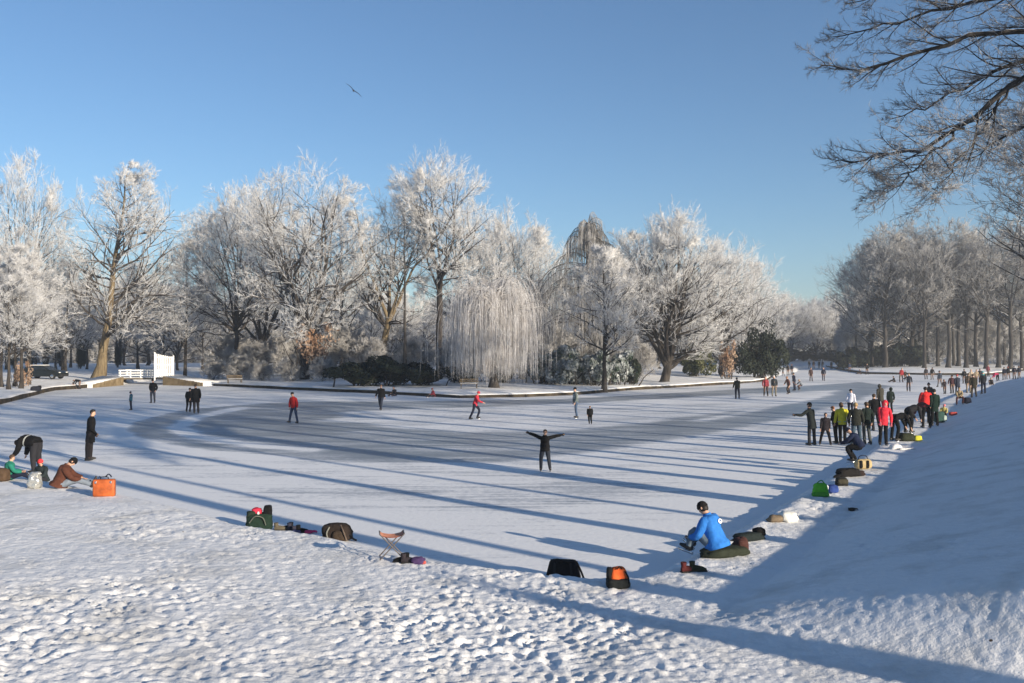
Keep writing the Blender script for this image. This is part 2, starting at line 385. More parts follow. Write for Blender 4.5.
def hmap(P):
    fx = np.clip((P[:, 0] - HX0) / HS, 0, HW - 1.01); fy = np.clip((P[:, 1] - HY0) / HS, 0, HH - 1.01)
    i = fy.astype(int); j = fx.astype(int); a = fy - i; b = fx - j
    h = HMAP[i, j] * (1 - a) * (1 - b) + HMAP[i + 1, j] * a * (1 - b) + HMAP[i, j + 1] * (1 - a) * b + HMAP[i + 1, j + 1] * a * b
    ins = (P[:, 0] > HX0) & (P[:, 0] < HX1) & (P[:, 1] > HY0) & (P[:, 1] < HY1)
    return np.where(ins, h, 0)

RIGHT2 = [(-3.9, 5.0)] + RIGHT[1:]
_rx, _ry = np.array([p[0] for p in RIGHT2]), np.array([p[1] for p in RIGHT2])
def terrain(P, fine=False):
    P = np.asarray(P, float); x, y = P[:, 0], P[:, 1]
    dn, dr = poly_d(P, NEAR), poly_d(P, RIGHT)
    df = np.minimum(poly_d(P, FARR + FAREND[1:]), poly_d(P, CHAN + ISLE[1:]))
    dl = np.minimum(poly_d(P, BRIDGE), poly_d(P, LEFTB))
    ins = inside(P, POND)
    zn = 0.10 + 0.10 * sstep(0, .5, dn) + 0.025 * np.minimum(dn, 8)
    fade = sstep(12.7, 15.3, y + 0.80 * x)
    drx = np.where(x > np.interp(y, _ry, _rx), poly_d(P, RIGHT2), 0.0)
    zr = 0.17 + 0.10 * sstep(0, .4, dr) + fade * (0.278 * np.clip(drx - 1.8, 0, 4.6)) + (1 - fade) * 0.022 * np.minimum(dr, 10)
    zr = zr + fade * .05 * sstep(1.6, 2.6, drx)
    zf = 0.34 + 0.04 * np.minimum(df, 14)
    zl = 0.34 + 0.045 * np.minimum(dl, 14)
    dnw = dn + 3 * sstep(0, 2.5, drx) * sstep(10, 14, y)
    w = [1 / (d ** 3 + 0.02) for d in (dnw, dr, df, dl)]
    w[1] = w[1] * (1 + 30 * sstep(1.2, 3.0, drx) * sstep(9, 12, y + .6 * x))
    z = (w[0] * zn + w[1] * zr + w[2] * zf + w[3] * zl) / sum(w)
    d = np.minimum(np.minimum(dn, dr), np.minimum(df, dl))
    r = np.hypot(x + 0.5, y)
    z = z + 1.75 * sstep(9.0, 2.6, r) * np.where(ins, 0, 1)
    z = z + np.where(ins, 0, 1) * sstep(0, 2, d) * (0.10 * (fbm(P * .35, 5, 3) - .44) + .25 * (fbm(P * .05, 9, 2) - .4) * sstep(40, 90, y))
    if fine:
        k = sstep(0.0, .5, d) * (1 - ins)
        tro = .30 + .95 * sstep(.36, .56, fbm(P * .33, 71, 3))
        bum = tro * (0.09 * (fbm(P * np.array([3.6, 5.0]), 11, 4) - .46) + 0.035 * (vnoise(P * 11.0, 17) - .5))
        lim = 1 - sstep(35, 60, y)
        z = z + k * lim * ((bum * .62 + hmap(P) * (.28 + .48 * tro)) * (.80 - .30 * sstep(.8, 2.4, dr) * fade * (dr < dn + 40) * (x > 1)) * (1 - .52 * sstep(1, 4, drx)))
        edge = np.exp(-((d - .3) / .3) ** 2) * (1 - ins) * lim * ((dn < 4) | (dr < 4))
        z = z + edge * 0.065 * (fbm(P * 3.0, 23, 3) - .30)
    zin = -0.30 * sstep(0.0, .5, d) - .02
    de = np.minimum(np.minimum(poly_d(P, ISLE[1:]), poly_d(P, LEFTB[1:-1])), poly_d(P, FARR[1:]))
    if fine: z = np.where(de < 1.7, -.25, z)
    return np.where(ins, zin, z)
def TZ(x, y): return float(terrain(np.array([[x, y]]))[0])
def G(px, py):
    """ground point seen at a pixel: the ice, or the bank when it stands higher there"""
    z = 0.0
    for _ in range(12):
        x, y = G0(px, py, z); z2 = max(0.0, TZ(x, y)); z = .5 * z + .5 * z2
    x, y = G0(px, py, z)
    return (x, y, z)

def polar(radii, angs):
    R_, A_ = np.meshgrid(radii, angs, indexing='ij')
    P = np.stack([R_ * np.sin(A_), R_ * np.cos(A_)], -1).reshape(-1, 2); return P
def geo(a, b, k): return list(np.exp(np.arange(math.log(a), math.log(b), k)))
angs = np.concatenate([np.radians(np.linspace(-180, -31.5, 56)[:-1]), np.radians(np.linspace(-31.5, 31.5, 365)), np.radians(np.linspace(31.5, 180, 56)[1:])])
rad = [0.05, 1, 2, 3, 4, 5, 6, 7] + geo(7.6, 30, .0046) + geo(30, 150, .014) + geo(150, 1750, .06) + [1800]
P = polar(rad, angs); Z = terrain(P, True)
nr, na = len(rad), len(angs)
ii = np.arange(nr * na).reshape(nr, na)
quads = np.stack([ii[:-1, :-1], ii[1:, :-1], ii[1:, 1:], ii[:-1, 1:]], -1).reshape(-1, 4)
mb = MB(); mb.add(np.column_stack([P, Z]), quads[:, ::-1])
tag(mb.build('ground', M['snow']), 'trampled snow on the banks, the island and the fields beyond', kind='structure')

def lane(pts, w): return np.array([G0(*p) for p in pts]), w
OUTER = [G0(*p) for p in [(560, 399), (420, 401), (300, 402), (230, 405), (170, 410), (125, 422), (116, 430), (130, 440), (200, 452), (290, 459), (400, 464), (500, 462), (590, 452), (700, 436), (800, 415), (872, 396), (892, 386), (860, 382), (800, 386), (720, 390), (640, 395)]]
INNER = [G0(*p) for p in [(322, 421), (345, 412), (440, 408), (560, 404), (660, 399), (740, 394), (800, 392), (840, 390), (800, 401), (720, 413), (640, 424), (560, 431), (470, 431), (380, 427)]]
RIDGES = [(lane([(235, 404), (170, 410), (125, 422), (116, 430), (130, 440), (200, 452), (280, 458)], .55), 1.2),
          (lane([(240, 408), (196, 417), (178, 427), (190, 435), (250, 445), (310, 450)], .55), 1.2),
          (lane([(60, 432), (110, 421), (180, 409), (260, 402)], .6), .5),
          (lane([(700, 421), (760, 409), (830, 394)], .6), .6)]
irad = geo(12.5, 60, .009) + geo(60, 300, .014)
iang = np.radians(np.concatenate([np.linspace(-72, -33, 40)[:-1], np.linspace(-33, 33, 260), np.linspace(33, 42, 8)[1:]]))
P = polar(irad, iang)
clr = np.zeros(len(P))
wob = (fbm(P * .25, 31, 4) - .47) * 5
def signed(P, poly): return np.where(inside(P, poly), 1, -1) * poly_d(P, poly + poly[:1])
clr = .85 * sstep(-.5, .7, signed(P, OUTER) + wob * .12) * (1 - sstep(-.7, .9, signed(P, INNER) + wob * .35))
for (pts, w), s in RIDGES:
    d = poly_d(P, pts) + wob * .03; clr = clr - 1.3 * s * np.exp(-(d / w) ** 2) * (.6 + fbm(P * .6, 41, 3))
clr = clr + .22 * sstep(.45, .62, fbm(P * np.array([.06, .16]), 51, 4)) - .05
d_all = np.minimum(poly_d(P, NEAR), poly_d(P, RIGHT)); clr = clr - .3 * (1 - sstep(0, 7, d_all))
sd_in = inside(P, POND); dd = np.minimum(np.minimum(poly_d(P, NEAR), poly_d(P, RIGHT)), np.minimum(poly_d(P, FARR + FAREND[1:] + CHAN[1:] + ISLE[1:]), poly_d(P, BRIDGE + LEFTB[1:])))
nr, na = len(irad), len(iang); ii = np.arange(nr * na).reshape(nr, na)
quads = np.stack([ii[:-1, :-1], ii[1:, :-1], ii[1:, 1:], ii[:-1, 1:]], -1).reshape(-1, 4)
ok = (sd_in | (dd < 2.5)); quads = quads[ok[quads].any(1)]
mb = MB(); mb.add(np.column_stack([P, np.zeros(len(P))]), quads[:, ::-1])
ice = tag(mb.build('ice', M['ice']), 'frozen pond with snow dusted ice and skated clear lanes', kind='structure')
at = ice.data.attributes.new('cleared', 'FLOAT', 'POINT'); at.data.foreach_set('value', np.clip(clr + .0, -1.2, 1).astype(np.float32))

# ------------------------------------------------------------------ winter haze
hz = bpy.data.materials.new('haze_air'); hz.use_nodes = True
for n_ in list(hz.node_tree.nodes):
    if n_.type == 'BSDF_PRINCIPLED': hz.node_tree.nodes.remove(n_)
pv = hz.node_tree.nodes.new('ShaderNodeVolumePrincipled'); pv.inputs['Color'].default_value = (0.86, 0.92, 1.0, 1); pv.inputs['Density'].default_value = 0.0007
pv.inputs['Anisotropy'].default_value = 0.2
hz.node_tree.links.new(pv.outputs[0], hz.node_tree.nodes['Material Output'].inputs['Volume'])
mb = MB(); box(mb, (0, 150, 29), (4000, 4000, 64)); mb.v[-1][:, 2] = np.where(mb.v[-1][:, 2] < 0, -4.0, 46.0)
tag(mb.build('haze', hz, smooth=False), 'thin winter haze over the park', kind='stuff')
# ------------------------------------------------------------------ trees
def frames(D):
    ref = np.where(np.abs(D[:, 2:3]) < 0.8, np.array([[0, 0, 1.0]]), np.array([[1.0, 0, 0]]))
    U = nrm(np.cross(D, ref)); return U, np.cross(D, U)

def grow(P0, D0, L, S, wob, trop, rng):
    """polylines from starts: wobble + pull (tropism vector)"""
    N = len(P0); P = np.empty((N, S + 1, 3)); P[:, 0] = P0; D = D0.copy()
    for s in range(S):
        D = nrm(D + rng.normal(0, wob, (N, 3)) + np.asarray(trop) / S)
        P[:, s + 1] = P[:, s] + D * (L / S)[:, None]
    return P

def sprout(P, R, k, t0, t1, ang, rng, bias_up=0.0, flat=0.0, skew=1.0):
    """k children per parent polyline: start, direction, parent radius there, t"""
    N, S1 = P.shape[:2]; S = S1 - 1
    t = t0 + (t1 - t0) * ((np.arange(k)[None] + rng.random((N, k))) / k) ** skew
    f = np.clip(t * S, 0, S - 1e-4); i = f.astype(int); a = (f - i)[..., None]; n = np.arange(N)[:, None]
    pos = P[n, i] * (1 - a) + P[n, i + 1] * a; T = nrm(P[n, i + 1] - P[n, i])
    rr = R[n, i] * (1 - a[..., 0]) + R[n, i + 1] * a[..., 0]
    T = T.reshape(-1, 3); U, V = frames(T)
    phi = rng.random(N * k) * 2 * math.pi
    th = ang[0] + (ang[1] - ang[0]) * rng.random(N * k)
    D = np.cos(th)[:, None] * T + np.sin(th)[:, None] * (np.cos(phi)[:, None] * U + np.sin(phi)[:, None] * V)
    D[:, 2] = D[:, 2] * (1 - flat) + bias_up
    return pos.reshape(-1, 3), nrm(D), rr.ravel(), t.ravel()

def env_len(P, D, env, Lmax):
    """length until a start leaves the crown envelope"""
    best = np.full(len(P), 0.08 * Lmax)
    for s in np.linspace(.08, 1, 16) * Lmax:
        q = P + D * s; best = np.where(env(q), s, best)
    return best

def tree(seed, H=22, R=6, prof=((.22, .2), (.35, .8), (.55, 1), (.8, .7), (.95, .3), (1, .05)), r0=.32, lean=(0, 0), clear=.25,
         leaders=0, fork=.35, nl=26, k2=8, k3=8, k4=10, ang1=(.8, 1.4), up1=.12, sag=0.0, tw=.022, tl=(.28, .6), wob=1.0, flat=0.0, rise=.22, tskew=1.0, lr=.024, leadang=(.2, .5), top_bare=0.0):
    rng = np.random.default_rng(seed)
    wood, twig = MB(), MB()
    S = 14; tt = np.linspace(0, 1, S + 1); Ht = H * (fork if leaders else .97)
    cx = lean[0] * tt + np.cumsum(rng.normal(0, .02 * wob, S + 1)) * R * .35; cy = lean[1] * tt + np.cumsum(rng.normal(0, .02 * wob, S + 1)) * R * .35
    cx -= cx[0]; cy -= cy[0]
    # lean concentrated low, trunk straightens above
    sc = (fork if leaders else 1.0)
    T0 = np.stack([cx * (1 if not leaders else 1), cy, tt * Ht - .25], -1)[None]
    base_r = r0 * (1 - .95 * tt ** .75 if not leaders else 1 - .35 * tt); base_r[0] *= 1.55; base_r[1] *= 1.12
    tubes(wood, T0, base_r[None], 10)
    hs = np.array([p[0] for p in prof]); rs = np.array([p[1] for p in prof])
    topx, topy = T0[0, -1, 0], T0[0, -1, 1]
    s1, s2 = rng.random(2) * 100
    def env(q):
        h = q[:, 2] / H; ax = np.interp(h * H, T0[0, :, 2], T0[0, :, 0]); ay = np.interp(h * H, T0[0, :, 2], T0[0, :, 1])
        dx, dy = q[:, 0] - ax, q[:, 1] - ay; rad = np.hypot(dx, dy); az = np.arctan2(dy, dx)
        lump = .92 + .45 * vnoise(np.stack([np.cos(az) * 1.6 + s1, np.sin(az) * 1.6 + s2, h * 5.5], -1), seed)
        return (rad < R * np.interp(h, hs, rs, left=0, right=0) * lump)
    mains, mrad = [T0], [base_r[None]]
    if leaders:
        phi = (np.arange(leaders) + rng.random(leaders) * .6) / leaders * 2 * math.pi; th = rng.uniform(*leadang, leaders)
        D = np.stack([np.sin(th) * np.cos(phi), np.sin(th) * np.sin(phi), np.cos(th)], -1)
        st = T0[0, -1][None] - np.array([[0, 0, 1.0]]) * rng.uniform(0, .12 * Ht, (leaders, 1))
        st[:, :2] = np.stack([np.interp(st[:, 2], T0[0, :, 2], T0[0, :, 0]), np.interp(st[:, 2], T0[0, :, 2], T0[0, :, 1])], -1)
        L = (H - st[:, 2]) * rng.uniform(.72, .95, leaders)
        Dm = nrm(D * .75 + np.array([0, 0, .45]))
        L = np.minimum(L, env_len(st, Dm, env, H) * .97)
        LP = grow(st, D, L, 14, .085 * wob, (0, 0, .75), rng)
        LR = (base_r[-1] * rng.uniform(.5, .8, leaders))[:, None] * (1 - .9 * np.linspace(0, 1, 15))[None]
        tubes(wood, LP, LR, 7); mains.append(LP); mrad.append(LR)
    P1s, R1s = [], []
    for MP, MR, n, t0 in [(mains[0], mrad[0], nl if not leaders else max(3, nl // 5), clear if not leaders else min(.95, clear / fork))] + ([(mains[1], mrad[1], nl // leaders + 2, .1)] if leaders else []):
        p, d, r, t = sprout(MP, MR, n, t0, .985, ang1, rng, bias_up=up1, skew=tskew)
        L = env_len(p, d, env, R * 1.9) * rng.uniform(.85, 1.0, len(p))
        L = np.maximum(L, .035 * H)
        B = grow(p, d, L, 8, .12 * wob, (0, 0, rise - sag), rng)
        rr = np.minimum(r * .66, lr * L + .02)[:, None] * (1 - .86 * np.linspace(0, 1, 9))[None]
        P1s.append(B); R1s.append(rr); tubes(wood, B, rr, 5, 1)
    B1, r1 = np.concatenate(P1s), np.concatenate(R1s)
    L1 = np.linalg.norm(B1[:, -1] - B1[:, 0], axis=1)
    p, d, r, t = sprout(B1, r1, k2, .18, 1.0, (.5, 1.05), rng, bias_up=.15 - sag * .3, flat=flat)
    Lp = np.repeat(L1, k2); L = np.minimum(env_len(p, d, env, R * .9) + .15 * R, Lp * (.62 - .3 * t)) * rng.uniform(.8, 1.2, len(p)); L = np.maximum(L, .05 * R)
    B2 = grow(p, d, L, 4, .15 * wob, (0, 0, .25 - sag), rng); r2 = np.minimum(r * .7, .018 * L + .012)[:, None] * (1 - .75 * np.linspace(0, 1, 5))[None]
    tubes(wood, B2, r2, 4, 1)
    p, d, r, t = sprout(B2, r2, k3, .1, 1.0, (.45, 1.0), rng, bias_up=.1 - sag * .3, flat=flat)
    L = np.repeat(L, k3) * (.62 - .25 * t) * rng.uniform(.8, 1.25, len(p)); L = np.clip(L, .35, 1.7)
    B3 = grow(p, d, L, 1, .12 * wob, (0, 0, .15 - sag), rng); r3 = np.maximum(np.minimum(r * .75, .02), tw * .6)[:, None] * (1 - .5 * np.linspace(0, 1, 2))[None]
    tubes(twig, B3, r3, 3)
    p, d, r, t = sprout(B3, r3, k4, .05, 1.0, (.35, 1.0), rng, bias_up=.08 - sag * .4)
    spikes(twig, p, d, rng.uniform(*tl, len(p)), np.full(len(p), tw * .5) * rng.uniform(.7, 1.3, len(p)))
    return wood, twig

class Proto:
    def __init__(s, wood, twig, bark, twm, crown='crown'):
        s.wm = wood.mesh('trunk', [bark, M['bark_dark'] if bark is M['bark_dark'] else M['bark']]); s.tm = twig.mesh(crown, twm); s.crown = crown
def place(pr, loc, label, group=None, rz=0.0, scale=1.0, cat='tree', name='frosted_tree', sxy=1.0):
    t = empty(name, loc, rz, label, cat, group, (scale * sxy, scale * sxy, scale))
    for nm, me in (('trunk', pr.wm), (pr.crown, pr.tm)):
        o = bpy.data.objects.new(nm, me); COL.objects.link(o); o.parent = t
    return t
def spot(px, d, dz=0.0):
    x = (px - 512) / F * d; return (x, d, TZ(x, d) + dz)
def height_for(py_top, d, z0): return HC + (YH - py_top) / F * d - z0

ROUND = ((.10, .35), (.25, .85), (.5, 1), (.72, .88), (.9, .52), (1, .12))
OVAL = ((.2, .3), (.38, .8), (.6, 1), (.8, .72), (.94, .35), (1.01, .08))
CONE = ((.14, .4), (.28, 1.0), (.45, .95), (.65, .75), (.85, .42), (1.01, .06))
BROAD = ((.18, .4), (.35, .85), (.6, 1), (.82, .85), (.95, .5), (1.02, .15))
LOW = ((.1, .4), (.25, .8), (.5, 1), (.78, .85), (.93, .5), (1.02, .15))
NARROW = ((.15, .5), (.3, .9), (.55, 1), (.8, .7), (1.01, .1))

# prototypes shared by the lesser trees
pr_oval = Proto(*tree(11, 20, 6.0, OVAL, .26, nl=34, k2=7, k3=7, k4=10, clear=.18), M['bark'], M['twig'])
pr_fork = Proto(*tree(12, 21, 7.0, BROAD, .34, leaders=5, fork=.3, nl=38, k2=6, k3=7, k4=10), M['bark'], M['twig'])
pr_narrow = Proto(*tree(13, 19, 3.9, NARROW, .2, nl=38, k2=6, k3=6, k4=10), M['bark'], M['twig'])
pr_round = Proto(*tree(14, 16, 6.6, ROUND, .28, leaders=6, fork=.2, clear=.10, nl=42, k2=6, k3=7, k4=10), M['bark'], M['twig'])
pr_beech = Proto(*tree(15, 26, 7.2, LOW, .42, leaders=4, fork=.36, clear=.14, nl=44, k2=6, k3=6, k4=9, leadang=(.12, .4), tw=.034), M['bark_dark'], M['twig_grey'])
pr_beech2 = Proto(*tree(16, 26, 6.2, BROAD, .36, leaders=3, fork=.45, clear=.26, nl=36, k2=6, k3=6, k4=9, leadang=(.1, .35), tw=.034), M['bark_dark'], M['twig_grey'])
pr_wood = Proto(*tree(19, 26, 6.0, ((.3, .25), (.5, .6), (.7, 1), (.85, .9), (.96, .5), (1.02, .12)), .36, leaders=4, fork=.38, clear=.34, nl=34, k2=6, k3=6, k4=9, leadang=(.08, .3)), M['bark_dark'], M['twig_grey'])
pr_bare = Proto(*tree(17, 22, 5.5, BROAD, .30, leaders=4, fork=.45, clear=.42, nl=20, k2=4, k3=4, k4=3, tw=.016), M['bark_dark'], M['twig_grey'])
pr_bare2 = Proto(*tree(18, 22, 4.2, OVAL, .24, clear=.45, nl=18, k2=4, k3=4, k4=3, tw=.016), M['bark_dark'], M['twig_grey'])

# heroes of the island and the left bank
def hero(px, d, top, Rpx, seed, label, bark='bark', twm='twig', name='frosted_tree', **kw):
    loc = spot(px, d); H = height_for(top, d, loc[2])
    return place(Proto(*tree(seed, H, Rpx / F * d, **kw), M[bark], M[twm]), loc, label, 'frosted trees around the pond', name=name)
hero(98, 106, 156, 80, 21, 'tall lone frosted tree with thick tan trunk leaning right, left of the white bridge', 'bark_tan', prof=CONE, r0=.62, lean=(3.4, 0), nl=52, k2=8, k3=7, k4=11, clear=.2, ang1=(.9, 1.5), up1=.04, rise=.14, wob=1.3, tskew=1.35, lr=.014)
hero(306, 100, 168, 66, 22, 'largest dark limbed oak whose forked trunk stands left of the middle of the island', prof=BROAD, r0=.6, leaders=6, fork=.24, nl=46, k2=7, k3=7, k4=9, clear=.16, leadang=(.15, .6), wob=1.2)
hero(440, 104, 150, 50, 23, 'tallest frosted tree on the island, straight slim trunk just left of the willow', prof=((.35, .3), (.5, .7), (.7, 1), (.86, .85), (.97, .4), (1.02, .1)), r0=.48, leaders=5, fork=.45, nl=38, k2=7, k3=7, k4=10, clear=.35, leadang=(.12, .5))
hero(664, 100, 212, 64, 24, 'big round white frosted tree with short crooked trunk on the right half of the island', prof=ROUND, r0=.55, lean=(.8, 0), leaders=9, wob=.8, fork=.17, clear=.08, nl=64, k2=8, k3=7, k4=10, leadang=(.15, .75))
hero(722, 124, 244, 56, 25, 'lower round frosted tree at the right end of the island behind brown bush', prof=ROUND, r0=.45, leaders=6, fork=.18, clear=.10, nl=48, k2=7, k3=7, k4=10, leadang=(.15, .75))
hero(378, 104, 180, 44, 26, 'crooked tan trunked frosted tree between the oak and the tallest island tree', 'bark_tan', prof=BROAD, r0=.5, lean=(1.0, 0), leaders=4, fork=.3, nl=38, k2=7, k3=7, k4=9, clear=.25, wob=1.5)
hero(604, 84, 246, 42, 27, 'small pale frosted tree with slim trunk in front of the snowy rhododendrons', prof=OVAL, r0=.26, nl=40, k2=7, k3=7, k4=9, clear=.26)

# the rest of the island and the left bank, from the shared prototypes: pixel column, distance, top row, prototype, label
def stock(px, d, top, pr, base_h, label, rz, group='frosted trees around the pond', sxy=1.0, name='frosted_tree'):
    loc = spot(px, d); H = height_for(top, d, loc[2]); s = H / base_h
    place(pr, loc, label, group, rz, s, sxy=sxy, name=name)
for a in [
    (236, 112, 196, pr_fork, 21, 'wide frosted tree at the left end of the island, its crown out to the left', 0.4, .95),
    (262, 122, 186, pr_round, 16, 'dense white frosted tree behind and left of the forked oak', 1.9, 1.0),
    (342, 118, 196, pr_oval, 20, 'frosted tree filling the gap right of the forked oak', 3.3, .95),
    (405, 100, 186, pr_bare2, 22, 'narrow frosted tree with thin dark trunk between two taller island trees', 2.2, 1.0),
    (470, 124, 208, pr_fork, 21, 'frosted tree with twisted dark limbs showing above the left of the willow', 4.1, .9),
    (508, 120, 210, pr_round, 16, 'rounded frosted tree rising behind the top of the willow', 0.9, .8),
    (540, 126, 228, pr_oval, 20, 'frosted tree behind the gap between willow and weeping beech', 5.0, 1.1),
    (625, 126, 240, pr_round, 16, 'frosted tree half hidden between weeping beech and big round tree', 2.7, .8),
    (752, 140, 262, pr_oval, 20, 'frosted tree farthest right on the island above the dark yew', 1.2, 1.1),
    (186, 112, 238, pr_narrow, 19, 'slim frosted tree straight behind the right end of the white gate', 0.3, 1.35),
    (138, 150, 262, pr_oval, 20, 'smaller frosted tree seen behind and above the white bridge railing', 3.9, 1.0),
    (28, 104, 164, pr_fork, 21, 'tall frosted tree with open twisted top at the left edge of the photo', 5.3, .62),
    (-14, 92, 205, pr_round, 16, 'dense frosted tree cut off by the left edge of the photo', 2.0, .85),
    (62, 128, 262, pr_round, 16, 'grey frosted tree behind the parked dark car', 4.4, .8),
]: stock(*a[:7], sxy=a[7])
for px, d, top, rz, lab in [(2, 84, 262, .2, 'thin dark trunked young tree at the very left edge'), (9, 79, 250, 1.5, 'second thin young tree from the left edge'), (15, 86, 268, 2.6, 'young tree with mossy trunk left of the car'), (21, 81, 240, 3.4, 'young tan trunked tree standing in rust coloured undergrowth'), (29, 90, 256, 4.8, 'young tree at the rear of the parked dark car'), (66, 112, 258, 5.5, 'thin tree right in front of the car bonnet'), (56, 138, 285, 0.0, 'thin tree in the field behind the car roof')]:
    stock(px, d, top, pr_narrow, 19, lab, rz, sxy=1.25)

# willow: bowed limbs and long hanging strands
def willow(seed, H, R, r0, n, droop_low, dome=.88):
    rng = np.random.default_rng(seed); wood, tw = MB(), MB()
    T = grow(np.array([[0, 0, -.2]]), np.array([[0, .0, 1.0]]), np.array([H * .5]), 8, .05, (0, 0, .3), rng)
    rt = r0 * (1 - .45 * np.linspace(0, 1, 9))[None]; rt[0, 0] *= 1.5; tubes(wood, T, rt, 9)
    k = 22; p, d, r, t = sprout(T, rt, k, .42, 1.0, (.3, 1.15), rng, bias_up=.5)
    L = rng.uniform(.6, 1.0, k) * R * 1.15
    B = grow(p, d, L, 9, .1, (0, 0, .15), rng); B[:, :, 2] = np.minimum(B[:, :, 2], H * (.97 - .26 * np.clip(np.hypot(B[:, :, 0], B[:, :, 1]) / R, 0, 1.1) ** 2))
    rb = (r * .5)[:, None] * (1 - .85 * np.linspace(0, 1, 10))[None]; tubes(wood, B, rb, 6)
    p, d, r, t = sprout(B, rb, 10, .3, 1.0, (.4, 1.0), rng, bias_up=.25)
    B2 = grow(p, d, rng.uniform(.18, .42, len(p)) * R, 5, .14, (0, 0, -.25), rng); B2[:, :, 2] = np.minimum(B2[:, :, 2], H * (1.0 - .24 * np.clip(np.hypot(B2[:, :, 0], B2[:, :, 1]) / R, 0, 1.1) ** 2))
    r2 = np.minimum(r * .6, .04)[:, None] * (1 - .7 * np.linspace(0, 1, 6))[None]; tubes(wood, B2, r2, 4)
    # strands
    wgt = rng.random(len(B2)) ** 1.6 + .05; j = rng.choice(len(B2), n, p=wgt / wgt.sum()); lowj = rng.random(len(B2)) ** 1.3; a = rng.random(n) * 4.99; i = a.astype(int); f = (a - i)[:, None]
    st = B2[j, i] * (1 - f) + B2[j, i + 1] * f
    S = 7; low = .15 + rng.uniform(0, .9, n) + st[:, 2] * .70 * np.clip(lowj[j] + rng.normal(0, .12, n), 0, 1); L = np.maximum(st[:, 2] - low, .6)
    D = rng.normal(0, .6, (n, 3)); D[:, 2] = np.abs(D[:, 2]) * .7; D = nrm(D)
    Pp = np.empty((n, S + 1, 3)); Pp[:, 0] = st; dd = D
    for s in range(S):
        dd = nrm(dd * (.55 if s < 4 else .25) + np.array([0, 0, -1.0]) * (.35 + .2 * s) + rng.normal(0, .06, (n, 3))); Pp[:, s + 1] = Pp[:, s] + dd * (L / S * 1.08)[:, None]
    w = rng.uniform(.007, .015, n)[:, None] * np.concatenate([[.9], np.full(S - 1, 1.0), [.35]])[None]
    tubes(tw, Pp, w, 3)
    q = Pp[:, 2:].reshape(-1, 3); m = rng.random(len(q)) < .9; q = q[m]
    dd2 = nrm(rng.normal(0, .5, q.shape) + np.array([0, 0, -1.0])); spikes(tw, q, dd2, rng.uniform(.2, .55, len(q)), rng.uniform(.007, .013, len(q)))
    return wood, tw
loc = spot(494, 82); Hw = height_for(248, 82, loc[2]); Rw = 56 / F * 82
place(Proto(*willow(31, Hw, Rw, .42, 4000, lambda st, rng: rng.uniform(.1, 1.0, len(st)) + .62 * st[:, 2] * rng.random(len(st)) ** 1.5), M['bark'], M['twig_willow'], 'hanging_strands'), loc,
      'weeping willow with curtains of pinkish frosted strands hanging to the island shore', 'frosted trees around the pond', name='weeping_willow')
# weeping beech: tall bent leader with drooping branches
def weeping_beech(seed, H, R):
    rng = np.random.default_rng(seed); wood, tw = MB(), MB()
    z = np.linspace(-.2, H * .97, 16); T = np.stack([np.cumsum(rng.normal(0, .12, 16)), np.cumsum(rng.normal(0, .1, 16)), z], -1)
    a = np.linspace(0, 2.6, 7)[1:]; hook = T[-1] + np.stack([.5 * (1 - np.cos(a)), 0 * a, .45 * np.sin(a)], -1)
    T = np.concatenate([T, hook])[None]; rt = np.interp(np.linspace(0, 1, 22), [0, .7, 1], [.45, .13, .07])[None]; tubes(wood, T, rt, 8)
    p, d, r, t = sprout(T[:, :19], rt[:, :19], 84, .18, 1.0, (.9, 1.4), rng, bias_up=.5)
    Rl = R * np.interp(p[:, 2] / H, [.2, .5, .85, 1.0], [1, 1, .6, .22]) * rng.uniform(.7, 1.1, len(p))
    B = grow(p, d, Rl * 1.7, 9, .06, (0, 0, -2.6), rng); B[:, :, 2] = np.maximum(B[:, :, 2], .3); rb = np.minimum(r * .5, .07)[:, None] * (1 - .8 * np.linspace(0, 1, 10))[None]; tubes(wood, B, rb, 5)
    p, d, r, t = sprout(B, rb, 32, .05, 1.0, (.3, 1.0), rng)
    n = len(p); S = 6; L = np.minimum(rng.uniform(1.2, 4.2, n), np.maximum(p[:, 2] - .3, .3)); Pp = np.empty((n, S + 1, 3)); Pp[:, 0] = p; dd = d
    for s in range(S):
        dd = nrm(dd * .5 + np.array([0, 0, -.75]) + rng.normal(0, .08, (n, 3))); Pp[:, s + 1] = Pp[:, s] + dd * (L / S)[:, None]
    tubes(tw, Pp, rng.uniform(.010, .02, n)[:, None] * np.ones((1, S + 1)), 3)
    q = Pp[:, 1:].reshape(-1, 3); spikes(tw, q, nrm(rng.normal(0, .6, q.shape) + np.array([0, 0, -.8])), rng.uniform(.2, .5, len(q)), rng.uniform(.008, .016, len(q)))
    return wood, tw
loc = spot(586, 100); place(Proto(*weeping_beech(33, height_for(223, 100, loc[2]), 50 / F * 100), M['bark_dark'], M['twig_grey'], 'hanging_strands'), loc,
      'weeping beech with pointed bare hooked tip and drooping grey branches', 'frosted trees around the pond', name='weeping_beech')

